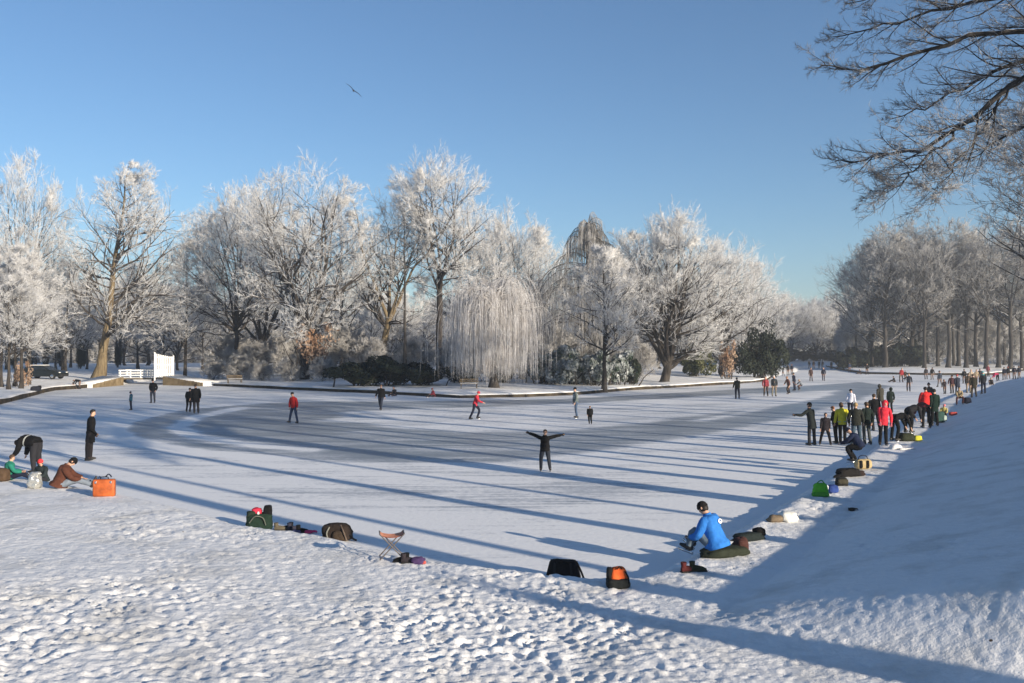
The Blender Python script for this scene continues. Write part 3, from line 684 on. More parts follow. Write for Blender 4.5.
# ------------------------------------------------------------------ bushes
def leaf_cloud(seed, rx, ry, rz_, n, leaf, lobes=14, fill=.35):
    rng = np.random.default_rng(seed); mbx = MB()
    lobes = int(lobes * 1.7); c = rng.normal(0, .50, (lobes, 3)); c[:, 2] = np.abs(c[:, 2]) * 1.0 - .15; rr = rng.uniform(.18, .45, lobes)
    j = rng.integers(0, lobes, n); d = nrm(rng.normal(0, 1, (n, 3))); q = c[j] + d * (rr[j] * (1 - fill * rng.random(n) ** 2))[:, None]
    q = q * np.array([rx, ry, rz_]) ; q[:, 2] += rz_ * .45; q[:, 2] = np.abs(q[:, 2]) + .03
    nn = nrm(d + rng.normal(0, .6, (n, 3))); U, V = frames(nn); a = rng.random(n) * 6.28
    u = np.cos(a)[:, None] * U + np.sin(a)[:, None] * V; v = np.cross(nn, u)
    s = leaf * rng.uniform(.6, 1.3, n)[:, None]
    vs = np.stack([q - u * s, q + v * s * .5 - nn * s * .15, q + u * s, q - v * s * .5 - nn * s * .15], 1).reshape(-1, 3)
    mbx.add(vs, np.arange(n)[:, None] * 4 + [0, 1, 2, 3]); return mbx
def stems(seed, n, h, r):
    rng = np.random.default_rng(seed); mbx = MB()
    P0 = np.zeros((n, 3)); P0[:, :2] = rng.normal(0, r * .35, (n, 2)); D = nrm(np.column_stack([rng.normal(0, .5, (n, 2)), np.ones(n)]))
    B = grow(P0, D, rng.uniform(.5, .9, n) * h, 5, .15, (0, 0, .1), rng); tubes(mbx, B, np.linspace(.03, .012, 6)[None].repeat(n, 0), 4); return mbx
class BP:
    def __init__(s, a, b, ma, mb_): s.wm = a.mesh('stem', mb_); s.tm = b.mesh('foliage', ma)
def put_bush(bp, loc, rz, sc, label, group=None, name='evergreen_bush', cat='bush'):
    t = empty(name, loc, rz, label, cat, group, sc)
    for nm, me in (('stem', bp.wm), ('foliage', bp.tm)):
        o = bpy.data.objects.new(nm, me); COL.objects.link(o); o.parent = t
b_rho = BP(stems(1, 14, 1.2, 1), leaf_cloud(2, 1, 1, .8, 5200, .085), M['green'], M['bark_dark'])
b_rho_f = BP(stems(3, 14, 1.2, 1), leaf_cloud(4, 1, 1, .8, 5200, .085), M['green_frost'], M['bark_dark'])
b_yew = BP(stems(5, 20, 1.2, .6), leaf_cloud(6, 1, 1, 1.0, 9000, .055, 22), M['green'], M['bark_dark'])
b_oliv = BP(stems(5, 20, 1.2, .6), leaf_cloud(8, 1, 1, 1.0, 5000, .07, 18), M['green_lite'], M['bark_dark'])
b_rust = BP(stems(9, 16, 1.6, .8), leaf_cloud(10, 1, 1, 1.1, 1500, .075, 16, .9), M['rust'], M['bark'])
wf, tf_ = tree(41, 3.2, 1.9, ((.0, .7), (.3, 1), (.7, .9), (1, .4)), .05, leaders=9, fork=.12, clear=.05, nl=40, k2=6, k3=6, k4=7, tw=.02, tl=(.15, .35), leadang=(.2, .9))
class BP2:
    def __init__(s, a, b): s.wm = a.mesh('stem', [M['bark_dark'], M['bark_dark']]); s.tm = b.mesh('foliage', M['twig_grey'])  # darker grey twigs: shade of the island undergrowth put into the colour
b_frost = BP2(wf, tf_)

# belts of trees behind: fields at the left, behind the island, the far end, the tall wood on the right
def belt(rows, protos, name, label, group, seed):
    rng = np.random.default_rng(seed)
    for px, d, top in rows:
        pr, h = protos[rng.integers(len(protos))]
        loc = spot(px, d); H = height_for(top, d, loc[2])
        place(pr, loc, label, group, rng.random() * 6.28, H / h, sxy=rng.uniform(.85, 1.15), name=name)
rng = np.random.default_rng(5)
rows = [(px + rng.uniform(-8, 8), rng.uniform(140, 190), rng.uniform(268, 300)) for px in range(-30, 780, 19)]
belt(rows, [(pr_oval, 20), (pr_round, 16), (pr_fork, 21)], 'frosted_tree', 'grey frosted tree in the belt standing far behind the front trees', 'far frosted trees behind island and left bank', 6)
rows = [(px + rng.uniform(-7, 7), rng.uniform(250, 330), rng.uniform(306, 322)) for px in range(-20, 760, 22)]
belt(rows, [(pr_oval, 20), (pr_round, 16)], 'frosted_tree', 'hazy distant frosted tree on the horizon seen between the front trunks', 'distant trees on the horizon', 8)
for (px, d, top, rz, pr, h, lab) in [(768, 300, 300, .3, pr_round, 16, 'hazy pale tree at the far end of the ice, above the dark yew'), (784, 290, 294, 2.2, pr_oval, 20, 'taller hazy pale tree at the far end of the ice'),
      (800, 320, 306, 4.1, pr_round, 16, 'low hazy tree in the middle of the far end'), (815, 300, 303, 1.1, pr_oval, 20, 'hazy pale tree at the far end, left of the two by the wood'), (830, 285, 292, 3.0, pr_round, 16, 'bright frosted tree at the far end beside the tall wood'), (842, 300, 304, 5.0, pr_oval, 20, 'hazy tree half hidden by the left edge of the tall wood')]:
    stock(px, d, top, pr, h, lab, rz, 'frosted trees at the far end of the pond', sxy=1.15)
rows = [(px + rng.uniform(-4, 4), rng.uniform(262, 330), rng.uniform(296, 306)) for px in range(764, 850, 8)]
belt(rows, [(pr_oval, 20), (pr_round, 16)], 'frosted_tree', 'pale frosted tree in the cluster closing the far end of the ice', 'frosted trees at the far end of the pond', 14)
rng = np.random.default_rng(9)
TALL = [(872, 186, 246), (885, 176, 232), (898, 190, 229), (912, 178, 226), (924, 168, 232), (938, 182, 229), (948, 172, 224), (958, 186, 228), (966, 174, 222), (976, 182, 230), (986, 170, 227), (998, 180, 232), (1010, 168, 226), (1022, 176, 236), (1040, 170, 228), (1060, 180, 224)]
words = ['leftmost', 'second', 'third', 'fourth', 'fifth', 'sixth', 'seventh', 'eighth', 'ninth', 'tenth', 'eleventh', 'twelfth', 'thirteenth', 'fourteenth']
for k, (px, d, top) in enumerate(TALL):
    pr, h = (pr_beech, 26) if px < 918 else (pr_wood, 26) if k % 3 else (pr_beech2, 26)
    lab = (words[k] + ' tall dark trunk from the left along the front of the right hand wood') if k < 14 else 'tall dark trunk of the right hand wood beyond the photo edge'
    stock(px, d, top, pr, h, lab, rng.random() * 6.28, 'tall trees of the wood on the right', sxy=rng.uniform(.9, 1.15), name='tall_tree')
rows = [(px + rng.uniform(-6, 6), rng.uniform(192, 226), rng.uniform(244, 266)) for px in list(range(850, 925, 12)) + list(range(925, 1060, 26))]
belt(rows, [(pr_beech, 26), (pr_wood, 26), (pr_bare, 22)], 'tall_tree', 'bare dark tree deep inside the right hand wood', 'trees deep in the wood on the right', 10)

for k, (px, d) in enumerate([(px, 230 + 40 * ((px * 7) % 5)) for px in range(-20, 775, 15)]):
    put_bush(b_frost, spot(px, d), k * 1.7, 2.6 + .3 * (k % 4), 'grey frosted hedgerow scrub on the far side of the snowy fields', 'far frosted hedgerow', name='frosted_bush')
for k, (px, d) in enumerate([(px, 215 + 30 * ((px * 7) % 4)) for px in range(846, 1060, 9)]):
    put_bush(b_frost, spot(px, d), k * 1.7, (2.6, 2.6, 3.4 + .4 * (k % 4)), 'grey frosted scrub behind the trunks of the right hand wood', 'frosted scrub in the wood', name='frosted_bush')

# old trees along the top of the right bank: outside the picture, their shadows lie across the ice
rng = np.random.default_rng(12)
for k, (u, off) in enumerate([(11.7, 13), (12.9, 17), (16.2, 12.5), (18.6, 19), (24.0, 11.5), (26.2, 17), (27.9, 12), (29.8, 14), (32.5, 18), (35.5, 12.5), (39.5, 15), (44, 12), (49, 14), (55, 12), (62, 15), (70, 12.5), (80, 14)]):
    o = off / .857; y = (u - .683 * (o - 6.6)) / (.683 * .6 + .73); x = .6 * y - 6.6 + o
    pr, h = [(pr_bare, 22), (pr_bare2, 22)][k % 2]
    place(pr, (x, y, TZ(x, y)), 'bare old tree standing on top of the right bank beside the ice', 'old trees along the right bank', rng.random() * 6.28, rng.uniform(.85, 1.1), name='bare_tree')

# pollard out of view, added for the stout shadow across the lower right corner
def snag():
    rng = np.random.default_rng(5); m, tw = MB(), MB(); T = grow(np.array([[0, 0, -.3]]), np.array([[.03, .02, 1.0]]), np.array([3.9]), 8, .03, (0, 0, .2), rng); rt = np.linspace(.38, .30, 9)[None]; rt[0, 0] = .62; rt[0, -1] = .2; tubes(m, T, rt, 12, 0, True)
    p, d, r, t = sprout(T, rt, 14, .72, 1.0, (.5, 1.2), rng, bias_up=.4); B = grow(p, d, rng.uniform(.4, 1.0, 14), 5, .12, (0, 0, .5), rng); tubes(m, B, np.linspace(.05, .015, 6)[None].repeat(14, 0), 5, 1)
    p, d, r, t = sprout(B, np.full((14, 6), .02), 9, .2, 1.0, (.3, .9), rng, bias_up=.2); spikes(tw, p, d, rng.uniform(.2, .5, len(p)), np.full(len(p), .008))
    x, y = 11.8, 2.5; place(Proto(m, tw, M['bark_dark'], M['twig_grey']), (x, y, TZ(x, y)), 'unseen pollarded trunk added beyond the right edge to cast a shadow', 'old trees along the right bank', name='shadow_pollard')
snag()

# the near beech whose limbs hang in at the top right
def at_px(px, py, d): return np.array([(px - 512) / F * d, d, HC + (YH - py) / F * d])
def near_beech():
    rng = np.random.default_rng(77); wood, tw = MB(), MB()
    bx, by = 15.6, 14.6; bz = TZ(bx, by)
    T = np.array([[bx, by, bz - .3], [bx + .05, by, bz + 2], [bx - .1, by + .1, bz + 5], [bx - .1, by, bz + 9], [bx + .2, by, bz + 14], [bx, by, bz + 20]])
    def smooth(P, n=14):
        P = np.asarray(P, float); t = np.arange(len(P)); q = np.linspace(0, len(P) - 1, n)
        out = np.stack([np.interp(q, t, P[:, i]) for i in range(3)], -1)
        for _ in range(2): out[1:-1] = .25 * out[:-2] + .5 * out[1:-1] + .25 * out[2:]
        return out
    tubes(wood, smooth(T)[None], np.linspace(.5, .12, 14)[None], 12)
    root = np.array([bx, by, bz])
    limbs = [
        ([root + [0, 0, 7.0], at_px(1190, 10, 15.2), at_px(1080, 24, 15.6), at_px(1020, 26, 15.8), at_px(948, 40, 16), at_px(897, 62, 16.2), at_px(856, 70, 16.4), at_px(822, 64, 16.6)], .085),
        ([root + [0, 0, 6.2], at_px(1180, 20, 14.8), at_px(1090, 45, 15), at_px(1024, 76, 15.2), at_px(987, 110, 15.4), at_px(943, 140, 15.6), at_px(900, 156, 15.9), at_px(870, 158, 16.2), at_px(842, 160, 16.4)], .09),
        ([at_px(965, 128, 15.5), at_px(935, 150, 15.3), at_px(915, 170, 15.2), at_px(900, 184, 15.1), at_px(874, 194, 15)], .030),
        ([root + [0, 0, 6.6], at_px(1150, 20, 16.2), at_px(1060, 50, 16.6), at_px(1001, 68, 17), at_px(968, 86, 17.2), at_px(930, 104, 17.4), at_px(893, 118, 17.5)], .07),
        ([root + [0, 0, 7.6], at_px(1150, -40, 17), at_px(1060, -20, 17.4), at_px(985, 0, 17.8), at_px(920, 14, 18), at_px(870, 30, 18.2), at_px(832, 36, 18.4)], .07),
        ([root + [0, 0, 8.0], at_px(1130, -80, 16), at_px(1030, -60, 16), at_px(960, -30, 16), at_px(900, -12, 16), at_px(850, 2, 16)], .06),
        ([at_px(1024, 78, 15.2), at_px(1005, 100, 14.9), at_px(985, 128, 14.7), at_px(962, 160, 14.5), at_px(940, 186, 14.3), at_px(934, 192, 14.2)], .026),
        ([root + [0, 0, 5.4], at_px(1160, 90, 17), at_px(1075, 110, 17.4), at_px(1020, 128, 17.8), at_px(985, 150, 18.2), at_px(960, 168, 18.4)], .055),
        ([root + [0, 0, 9.0], at_px(1160, -130, 18), at_px(1060, -70, 18.6), at_px(1000, -30, 19), at_px(955, 10, 19.3), at_px(915, 40, 19.6)], .06),
    ]
    LP = np.stack([smooth(p, 20) for p, r in limbs]); 
    LP[:, 1:-1] += rng.normal(0, .035, LP[:, 1:-1].shape)
    LR = np.stack([r * (1 - .88 * np.linspace(0, 1, 20) ** .8) for p, r in limbs]); tubes(wood, LP, LR, 7)
    p, d, r, t = sprout(LP, LR, 30, .22, 1.0, (.45, .95), rng, bias_up=.0, flat=.35)
    L = rng.uniform(.55, 1.6, len(p)) * (1.15 - .78 * t)
    B2 = grow(p, d, L, 6, .13, (-.2, .05, .18), rng); r2 = np.minimum(r * .6, .014 * L + .004)[:, None] * (1 - .75 * np.linspace(0, 1, 7))[None]; tubes(wood, B2, r2, 5)
    p, d, r, t = sprout(B2, r2, 11, .12, 1.0, (.45, .95), rng, bias_up=.05, flat=.2)
    L3 = np.repeat(L, 11) * rng.uniform(.28, .75, len(p)) * (1.1 - .6 * t)
    B3 = grow(p, d, L3, 3, .18, (0, 0, .22), rng); r3 = np.clip(r * .6, .0035, .0065)[:, None] * (1 - .55 * np.linspace(0, 1, 4))[None]; tubes(tw, B3, r3, 3)
    p, d, r, t = sprout(B3, r3, 7, .12, 1.0, (.45, 1.0), rng, bias_up=.05)
    spikes(tw, p, d, rng.uniform(.05, .15, len(p)), rng.uniform(.003, .0048, len(p)))
    # the crown above the frame
    w2, t2 = tree(78, 22, 7.0, BROAD, .46, leaders=5, fork=.4, clear=.45, nl=22, k2=4, k3=4, k4=3)
    off = np.array([bx, by, bz])
    for src, dst in ((w2, wood), (t2, tw)):
        for v, f in zip(src.v, src.f): pass
        V = np.concatenate(src.v) + off
        for f in src.f: pass
        base = dst.n; dst.v.append(V); dst.n += len(V)
        for f in src.f: dst.f.append(f + base); dst.fm.append(np.zeros(len(f), int))
    t = empty('near_beech', (bx, by, bz), 0, 'near beech whose dark frosted boughs hang into the top right corner', 'tree', 'old trees along the right bank')
    for nm, mbb, mt in (('trunk', wood, [M['bark_near'], M['bark_near']]), ('crown', tw, M['twig_near'])):
        V0 = mbb.v; mbb.v = [v - off for v in V0]; o = mbb.build(nm, mt, t)
near_beech()
for px, d, pr, sc, rz, lab in [(1104, 44, pr_beech2, .72, 1.0, 'frosted tree on the right bank whose crown edge shows under the near beech boughs'), (1084, 56, pr_beech, .68, 2.0, 'frosted tree on the right bank farther off, its grey crown at the right photo edge')]:
    place(pr, spot(px, d), lab, 'old trees along the right bank', rz, sc, name='frosted_tree', sxy=1.2)

# ------------------------------------------------------------------ shrubs of the island and the banks
for px, d, w, hh, rz, lab in [(362, 87, 2.6, 1.7, 0, 'leftmost dark rhododendron at the foot of the island trees'), (392, 88, 2.8, 2.1, 1, 'tallest of the three dark rhododendrons left of the willow'), (424, 87, 2.6, 1.6, 2, 'dark rhododendron nearest the left side of the willow')]:
    put_bush(b_rho, spot(px, d), rz, (w, w * .8, hh), lab, 'rhododendrons on the island')
for px, d, w, hh, rz, lab in [(500, 90, 2.4, 1.9, 5, 'dark bush behind the willow strands'), (462, 90, 2.2, 1.6, 4, 'low dark bush behind the willow trunk'), (632, 92, 1.2, 2.4, 1, 'small dark bush at the right end of the snowy rhododendrons')]:
    put_bush(b_rho, spot(px, d), rz, (w, w * .8, hh), lab, 'rhododendrons on the island')
for px, d, w, hh, rz, lab in [(543, 90, 2.4, 2.6, 0, 'snow dusted rhododendron right beside the willow'), (566, 91, 2.8, 3.0, 2, 'largest snow dusted rhododendron under the weeping beech'), (592, 90, 2.4, 2.7, 3, 'snow dusted rhododendron behind the slim pale tree'), (616, 91, 2.4, 2.7, 4, 'snow dusted rhododendron right of the slim pale tree')]:
    put_bush(b_rho_f, spot(px, d), rz, (w, w * .8, hh), lab, 'rhododendrons on the island')
put_bush(b_oliv, spot(695, 116), 0, (2.0, 2.0, 2.4), 'rounded green shrub under the right side of the big round tree')
put_bush(b_rust, spot(728, 110), 0, (1.3, 1.3, 2.9), 'upright rust brown shrub left of the dark yew', name='brown_shrub')
put_bush(b_yew, spot(761, 118), 0, (2.9, 2.6, 3.9), 'big dark yew at the right tip of the island', name='yew')
put_bush(b_rust, spot(312, 98, 1.5), 1, (2.6, 2.0, 2.9), 'young beech with rust coloured leaves under the forked oak', name='young_beech')
put_bush(b_rust, spot(20, 84), 2, (.8, .8, 1.5), 'rust leaved undergrowth among thin trunks at the left edge', name='brown_shrub')
for k, (px, d, s) in enumerate([(214, 108, .7), (240, 104, .8), (262, 101, .6), (290, 98, .75), (322, 96, .7), (236, 114, 1.5), (262, 112, 1.2), (290, 111, 1.6), (318, 109, 1.3), (345, 108, 1.6), (372, 102, 1.2), (415, 102, 1.2), (455, 100, 1.2), (520, 98, 1.5), (560, 98, 1.6), (600, 100, 1.6), (640, 112, 1.1)]):
    put_bush(b_frost, spot(px, d), k * 1.3, s, 'frosted twiggy bush in the undergrowth of the island', 'frosted bushes under the island trees', name='frosted_bush')
for k, (px, d, s) in enumerate([(31, 160, 2.0), (46, 165, 2.2), (60, 170, 2.0), (80, 150, 1.9), (84, 170, 1.7), (118, 160, 2.1), (120, 190, 2.1), (14, 150, 2.2)]):
    put_bush(b_yew, spot(px, d), k, (.55, .55, 1.75 * s), 'small dark conifer in the snowy field behind the car', 'young conifers in the left field', name='young_conifer', cat='tree')
rng = np.random.default_rng(44)
for px in range(776, 870, 9):
    put_bush(b_rho, spot(px + rng.uniform(-3, 3), 268 + rng.uniform(-4, 10)), px, (3.0, 2.4, rng.uniform(1.5, 3.2)), 'dark low bush in the hedge closing the far end of the ice', 'far hedge bushes', name='hedge_bush')
for px in range(846, 925, 9):
    put_bush(b_rho, spot(px + rng.uniform(-3, 3), 178 + rng.uniform(-4, 14)), px, (2.6, 2.2, rng.uniform(1.5, 4.5)), 'dark undergrowth bush at the foot of the right hand wood', 'undergrowth of the wood on the right', name='undergrowth_bush')
# ------------------------------------------------------------------ timber edging, bridge, car
def edging(pts, h, label, name='timber_edging'):
    """low board wall along a shore: boards on stakes with a snowy cap behind"""
    pts = np.array(pts, float); out = [pts[0]]
    for a, b in zip(pts[:-1], pts[1:]):
        n = max(1, int(np.hypot(*(b - a)) / 3.0)); out += [a + (b - a) * k / n for k in range(1, n + 1)]
    P = np.array(out); P[1:-1] += RNG.normal(0, .05, P[1:-1].shape)
    T = np.gradient(P, axis=0); T /= np.linalg.norm(T, axis=1, keepdims=True); Nn = np.stack([-T[:, 1], T[:, 0]], -1)
    test = inside(P + Nn * .8, POND); Nn = np.where(test.mean() > .5, -1, 1) * Nn      # away from the ice
    mbx, sn, st = MB(), MB(), MB(); hh = h + RNG.normal(0, .035, len(P))
    def strip(m, rows, f=False):
        V = np.stack(rows, 1); k = V.shape[1]; ii = np.arange(len(P) * k).reshape(len(P), k)
        q = np.stack([ii[:-1, :-1], ii[1:, :-1], ii[1:, 1:], ii[:-1, 1:]], -1).reshape(-1, 4); m.add(V.reshape(-1, 3), q)
    c3 = lambda o, z: np.column_stack([P + Nn * o, z])
    strip(mbx, [c3(-.06, 0 * hh - .1), c3(-.07, hh), c3(.03, hh + .004), c3(.03, 0 * hh - .1)])
    zz = np.maximum(hh + .02, terrain(P + Nn * 3.4) + .02)
    strip(sn, [c3(.0, hh + .006), c3(.02, hh + .07), c3(.5, hh + .10), c3(1.6, .5 * hh + .5 * zz + .09), c3(2.7, .15 * hh + .85 * zz + .05), c3(3.6, zz - .07)])
    for p, n, z in zip(P[::2], Nn[::2], hh[::2]):
        box(st, (p[0] - n[0] * .10, p[1] - n[1] * .10, z / 2 - .06), (.09, .09, z), 0)
    t = empty(name, (P[len(P) // 2][0], P[len(P) // 2][1], 0), 0, label, 'edging', 'timber edgings of the shores')
    for m, nm, mt in ((mbx, 'boards', M['timber_dark']), (sn, 'snow_cap', M['snow']), (st, 'stakes', M['timber_dark'])):
        m.v = [v - np.array(t.location) for v in m.v]; o = m.build(nm, mt, t, smooth=nm == 'snow_cap')
        if nm == 'stakes': o['kind'] = 'stuff'
edging(ISLE[1:], .25, 'long low dark timber edging along the island shore')
edging(LEFTB[1:-1], .36, 'low dark timber edging along the left shore in front of the parked car')
edging(FARR[1:], .34, 'thin dark timber edging in front of the right hand wood')

def bridge():
    x0, y0 = G0(147, 384); t = empty('footbridge', (x0, y0 - .2, 0), .06, 'white footbridge with low railing over the pond arm at the left', 'bridge')
    m = MB(); bevel_box(m, (0, 1.1, .62), (7.4, 2.4, .16), .02); m.build('deck', M['timber'], t, False)
    m = MB(); bevel_box(m, (0, 1.1, .74), (7.2, 2.2, .08), .03); m.build('snow_cover', M['snow'], t)
    for yy in (0.0, 2.2):
        for k in range(5):
            m = MB(); bevel_box(m, (-2.95 + k * 1.16, yy, 1.08), (.12, .12, 1.0), .012); m.build('post', M['white_paint'], t, False)
        for zz, hh in ((1.60, .16), (1.30, .13), (1.02, .12)):
            m = MB(); bevel_box(m, (-.65, yy - .075, zz), (4.95, .045, hh), .01); m.build('rail', M['white_paint'], t, False)
    for s in (-1, 1):
        m = MB(); bevel_box(m, (s * 3.3, 1.1, .25), (.5, 2.3, .7), .03); m.build('abutment', M['timber'], t, False)
    # gate
    gx, gy = G0(165, 384.5)
    g = empty('bridge_gate', (gx, gy - .25, .6), .32, 'tall white picket gate standing at the right end of the footbridge', 'gate')
    H = 2.75
    for k in range(8):
        x = -.82 + k * .2343; m = MB(); bevel_box(m, (x, 0, .30 + (H - .1 - .055 * k) / 2), (.172, .05, H - .1 - .055 * k), .008); m.build('picket', M['white_paint'], g, False)
    for x, hh in ((-1.0, H + .38), (1.0, H + .0)):
        m = MB(); bevel_box(m, (x, .02, hh / 2 - .2), (.15, .15, hh + .4), .015); m.build('gate_post', M['white_paint'], g, False)
    for z in (.62, 1.7, 2.55):
        m = MB(); bevel_box(m, (0, .06, z), (1.86, .05, .13), .01); m.build('cross_bar', M['white_paint'], g, False)
    # sloping plank wing walls
    def wing(p0, p1, h0, h1, label):
        a, b = np.array(G0(*p0)), np.array(G0(*p1)); L = np.hypot(*(b - a)); n = max(3, int(L / .42)); dr = (b - a) / L; ang = math.atan2(dr[1], dr[0])
        w = empty('retaining_wall', (a[0], a[1], 0), ang, label, 'retaining wall', 'plank wing walls of the footbridge')
        for k in range(n):
            f = (k + .5) / n; hh = h0 + (h1 - h0) * f + RNG.normal(0, .012)
            m = MB(); bevel_box(m, (L * f, RNG.normal(0, .012), hh / 2 - .05), (L / n - .025, .08, hh + .1), .012); m.build('plank', M['timber_lite'], w, False)
        m = MB(); v = [[-.02, .045, h0 * 1.01], [L, .045, h1 * 1.01], [L, 2.4, h1 + .12], [-.02, 2.4, h0 + .12], [-.02, .045, -.1], [L, .045, -.1], [L, 2.4, -.1], [-.02, 2.4, -.1]]
        m.add(v, [[0, 1, 2, 3], [4, 5, 1, 0], [7, 3, 2, 6], [4, 0, 3, 7], [5, 6, 2, 1]]); m.build('snow_fill', M['snow'], w)
    wing((163, 385.2), (203, 386.2), 1.0, .36, 'tan plank wing wall sloping down to the right of the bridge gate')
    wing((93, 387.8), (123.5, 385.2), .36, .95, 'tan plank wing wall rising to the left end of the footbridge')
bridge()

def car():
    x, y, z = spot(45, 101)
    t = empty('parked_car', (x, y, z), -.10, 'dark green estate car parked among the trunks at the left, snow on its roof', 'car')
    paint = nmat('dark_car_paint', (0.006, 0.009, 0.009), 0.3, 0.5); glass = nmat('car_glass', (0.02, 0.025, 0.03), 0.08, 0.5); chrome = nmat('lamp_glass', (.75, .75, .72), .15, .5)
    # side outline (x forward), lofted across the width
    prof = np.array([(-2.2, .35), (-2.25, .7), (-2.2, 1.0), (-2.02, 1.1), (-1.75, 1.42), (-1.2, 1.5), (-.1, 1.5), (.45, 1.36), (1.05, 1.02), (1.95, .90), (2.25, .70), (2.28, .40), (2.1, .28), (-2.1, .28)])
    m = MB(); ws = [(-.86, .96), (-.88, 1.0), (-.7, 1.0), (.7, 1.0), (.88, 1.0), (.86, .96)]; V = []
    for w, s in ws:
        for px, pz in prof:
            ww = w * (1 - .22 * max(0, (pz - .95) / .55)); V.append((px * s, ww, .3 + (pz - .3) * s))
    k = len(prof); q = []
    for j in range(len(ws) - 1):
        for i in range(k): q.append([j * k + i, j * k + (i + 1) % k, (j + 1) * k + (i + 1) % k, (j + 1) * k + i])
    m.add(V, q); m.add(np.array(V)[:k], [list(range(k))[::-1]]); m.add(np.array(V)[-k:], [list(range(k))]); m.build('body', paint, t, False)
    for sy in (-1, 1):
        for pts in ([(-1.92, 1.08), (-1.62, 1.38), (-1.15, 1.43), (-1.15, 1.06)], [(-1.05, 1.06), (-1.05, 1.43), (-.15, 1.43), (-.15, 1.04)], [(-.07, 1.04), (-.07, 1.43), (.42, 1.30), (.88, 1.03)]):
            m = MB(); vv = [(px, sy * (.885 * (1 - .22 * max(0, (pz - .95) / .55)) + .004), pz) for px, pz in pts] + [(px, sy * (.86 * (1 - .22 * max(0, (pz - .95) / .55))), pz) for px, pz in pts]
            m.add(vv, [[0, 1, 2, 3], [0, 4, 5, 1], [1, 5, 6, 2], [2, 6, 7, 3], [3, 7, 4, 0]]); m.build('side_window', glass, t, False)
        for wx in (-1.4, 1.4):
            w = MB(); a = np.linspace(0, 2 * math.pi, 20, endpoint=False)
            ring = lambda r, yy: np.column_stack([wx + r * np.cos(a), np.full(20, yy), .32 + r * np.sin(a)])
            rr = [ring(.2, sy * .90), ring(.30, sy * .905), ring(.32, sy * .87), ring(.32, sy * .66), ring(.2, sy * .66)]
            V = np.concatenate(rr); ii = np.arange(100).reshape(5, 20); qq = np.stack([ii[:-1], np.roll(ii[:-1], -1, 1), np.roll(ii[1:], -1, 1), ii[1:]], -1).reshape(-1, 4); w.add(V, qq)
            wo_ = w.build('wheel', M['black_rubber'], t)
            h = MB(); hv = np.concatenate([ring(.205, sy * .885), ring(.06, sy * .91)]); ii = np.arange(40).reshape(2, 20); h.add(hv, np.stack([ii[:-1], np.roll(ii[:-1], -1, 1), np.roll(ii[1:], -1, 1), ii[1:]], -1).reshape(-1, 4)); h.add(ring(.06, sy * .91), [list(range(20))])
            h.build('rim', M['steel'], wo_)
        m = MB(); bevel_box(m, (2.12, sy * .66, .72), (.24, .32, .15), .04); m.build('headlight', chrome, t)
        m = MB(); bevel_box(m, (.75, sy * .97, 1.05), (.14, .2, .12), .03); m.build('wing_mirror', paint, t)
    m = MB(); m.add([(.50, -.66, 1.345), (.50, .66, 1.345), (1.04, .80, 1.035), (1.04, -.80, 1.035), (.48, -.66, 1.30), (.48, .66, 1.30), (1.0, .8, .99), (1.0, -.8, .99)], [[0, 3, 2, 1], [0, 1, 5, 4], [1, 2, 6, 5], [2, 3, 7, 6], [3, 0, 4, 7]]); m.build('windscreen', glass, t, False)
    m = MB(); bevel_box(m, (-.75, 0, 1.545), (1.9, 1.25, .09), .04); m.build('roof_snow', M['snow'], t)
    m = MB(); bevel_box(m, (2.27, 0, .45), (.1, 1.6, .2), .04); m.build('bumper', M['black_rubber'], t)
car()

# ------------------------------------------------------------------ people
def unit(v): v = np.array(v, float); return v / (np.linalg.norm(v) + 1e-9)
def curve(pts, n):
    """Catmull-Rom through points"""
    P = np.array(pts, float); P = np.vstack([2 * P[0] - P[1], P, 2 * P[-1] - P[-2]]); out = []
    m = len(pts) - 1
    for q in np.linspace(0, m, n):
        i = min(int(q), m - 1); t = q - i; a, b, c, d = P[i:i + 4]
        out.append(.5 * ((2 * b) + (c - a) * t + (2 * a - 5 * b + 4 * c - d) * t * t + (3 * b - a - 3 * c + d) * t ** 3))
    return np.array(out)
def loft(mb, C, A, B, ra, rb, k=12, mi=0, caps=True, wr=0.0, seed=0, power=2.3):
    """closed skin around centre points C with half axes ra along A, rb along B"""
    C, A, B = map(lambda q: np.array(q, float), (C, A, B)); n = len(C); a = np.arange(k) * 2 * math.pi / k
    ca, sa = np.cos(a), np.sin(a); ca = np.sign(ca) * np.abs(ca) ** (2 / power); sa = np.sign(sa) * np.abs(sa) ** (2 / power)
    V = C[:, None] + np.array(ra)[:, None, None] * ca[None, :, None] * A[:, None] + np.array(rb)[:, None, None] * sa[None, :, None] * B[:, None]
    if wr: V = C[:, None] + (V - C[:, None]) * (1 + wr * (np.random.default_rng(seed).random((n, k, 1)) - .5))
    ii = np.arange(n * k).reshape(n, k); q = np.stack([ii[:-1], np.roll(ii[:-1], -1, 1), np.roll(ii[1:], -1, 1), ii[1:]], -1).reshape(-1, 4)
    mb.add(V.reshape(-1, 3), q[:, ::-1] if False else q, mi)
    if caps:
        for e, s in ((0, -1), (-1, 1)):
            c = C[e] ; vv = np.vstack([V[e], [c]]); f = [[j, (j + 1) % k, k] for j in range(k)]; mb.add(vv, f if s > 0 else [x[::-1] for x in f], mi)
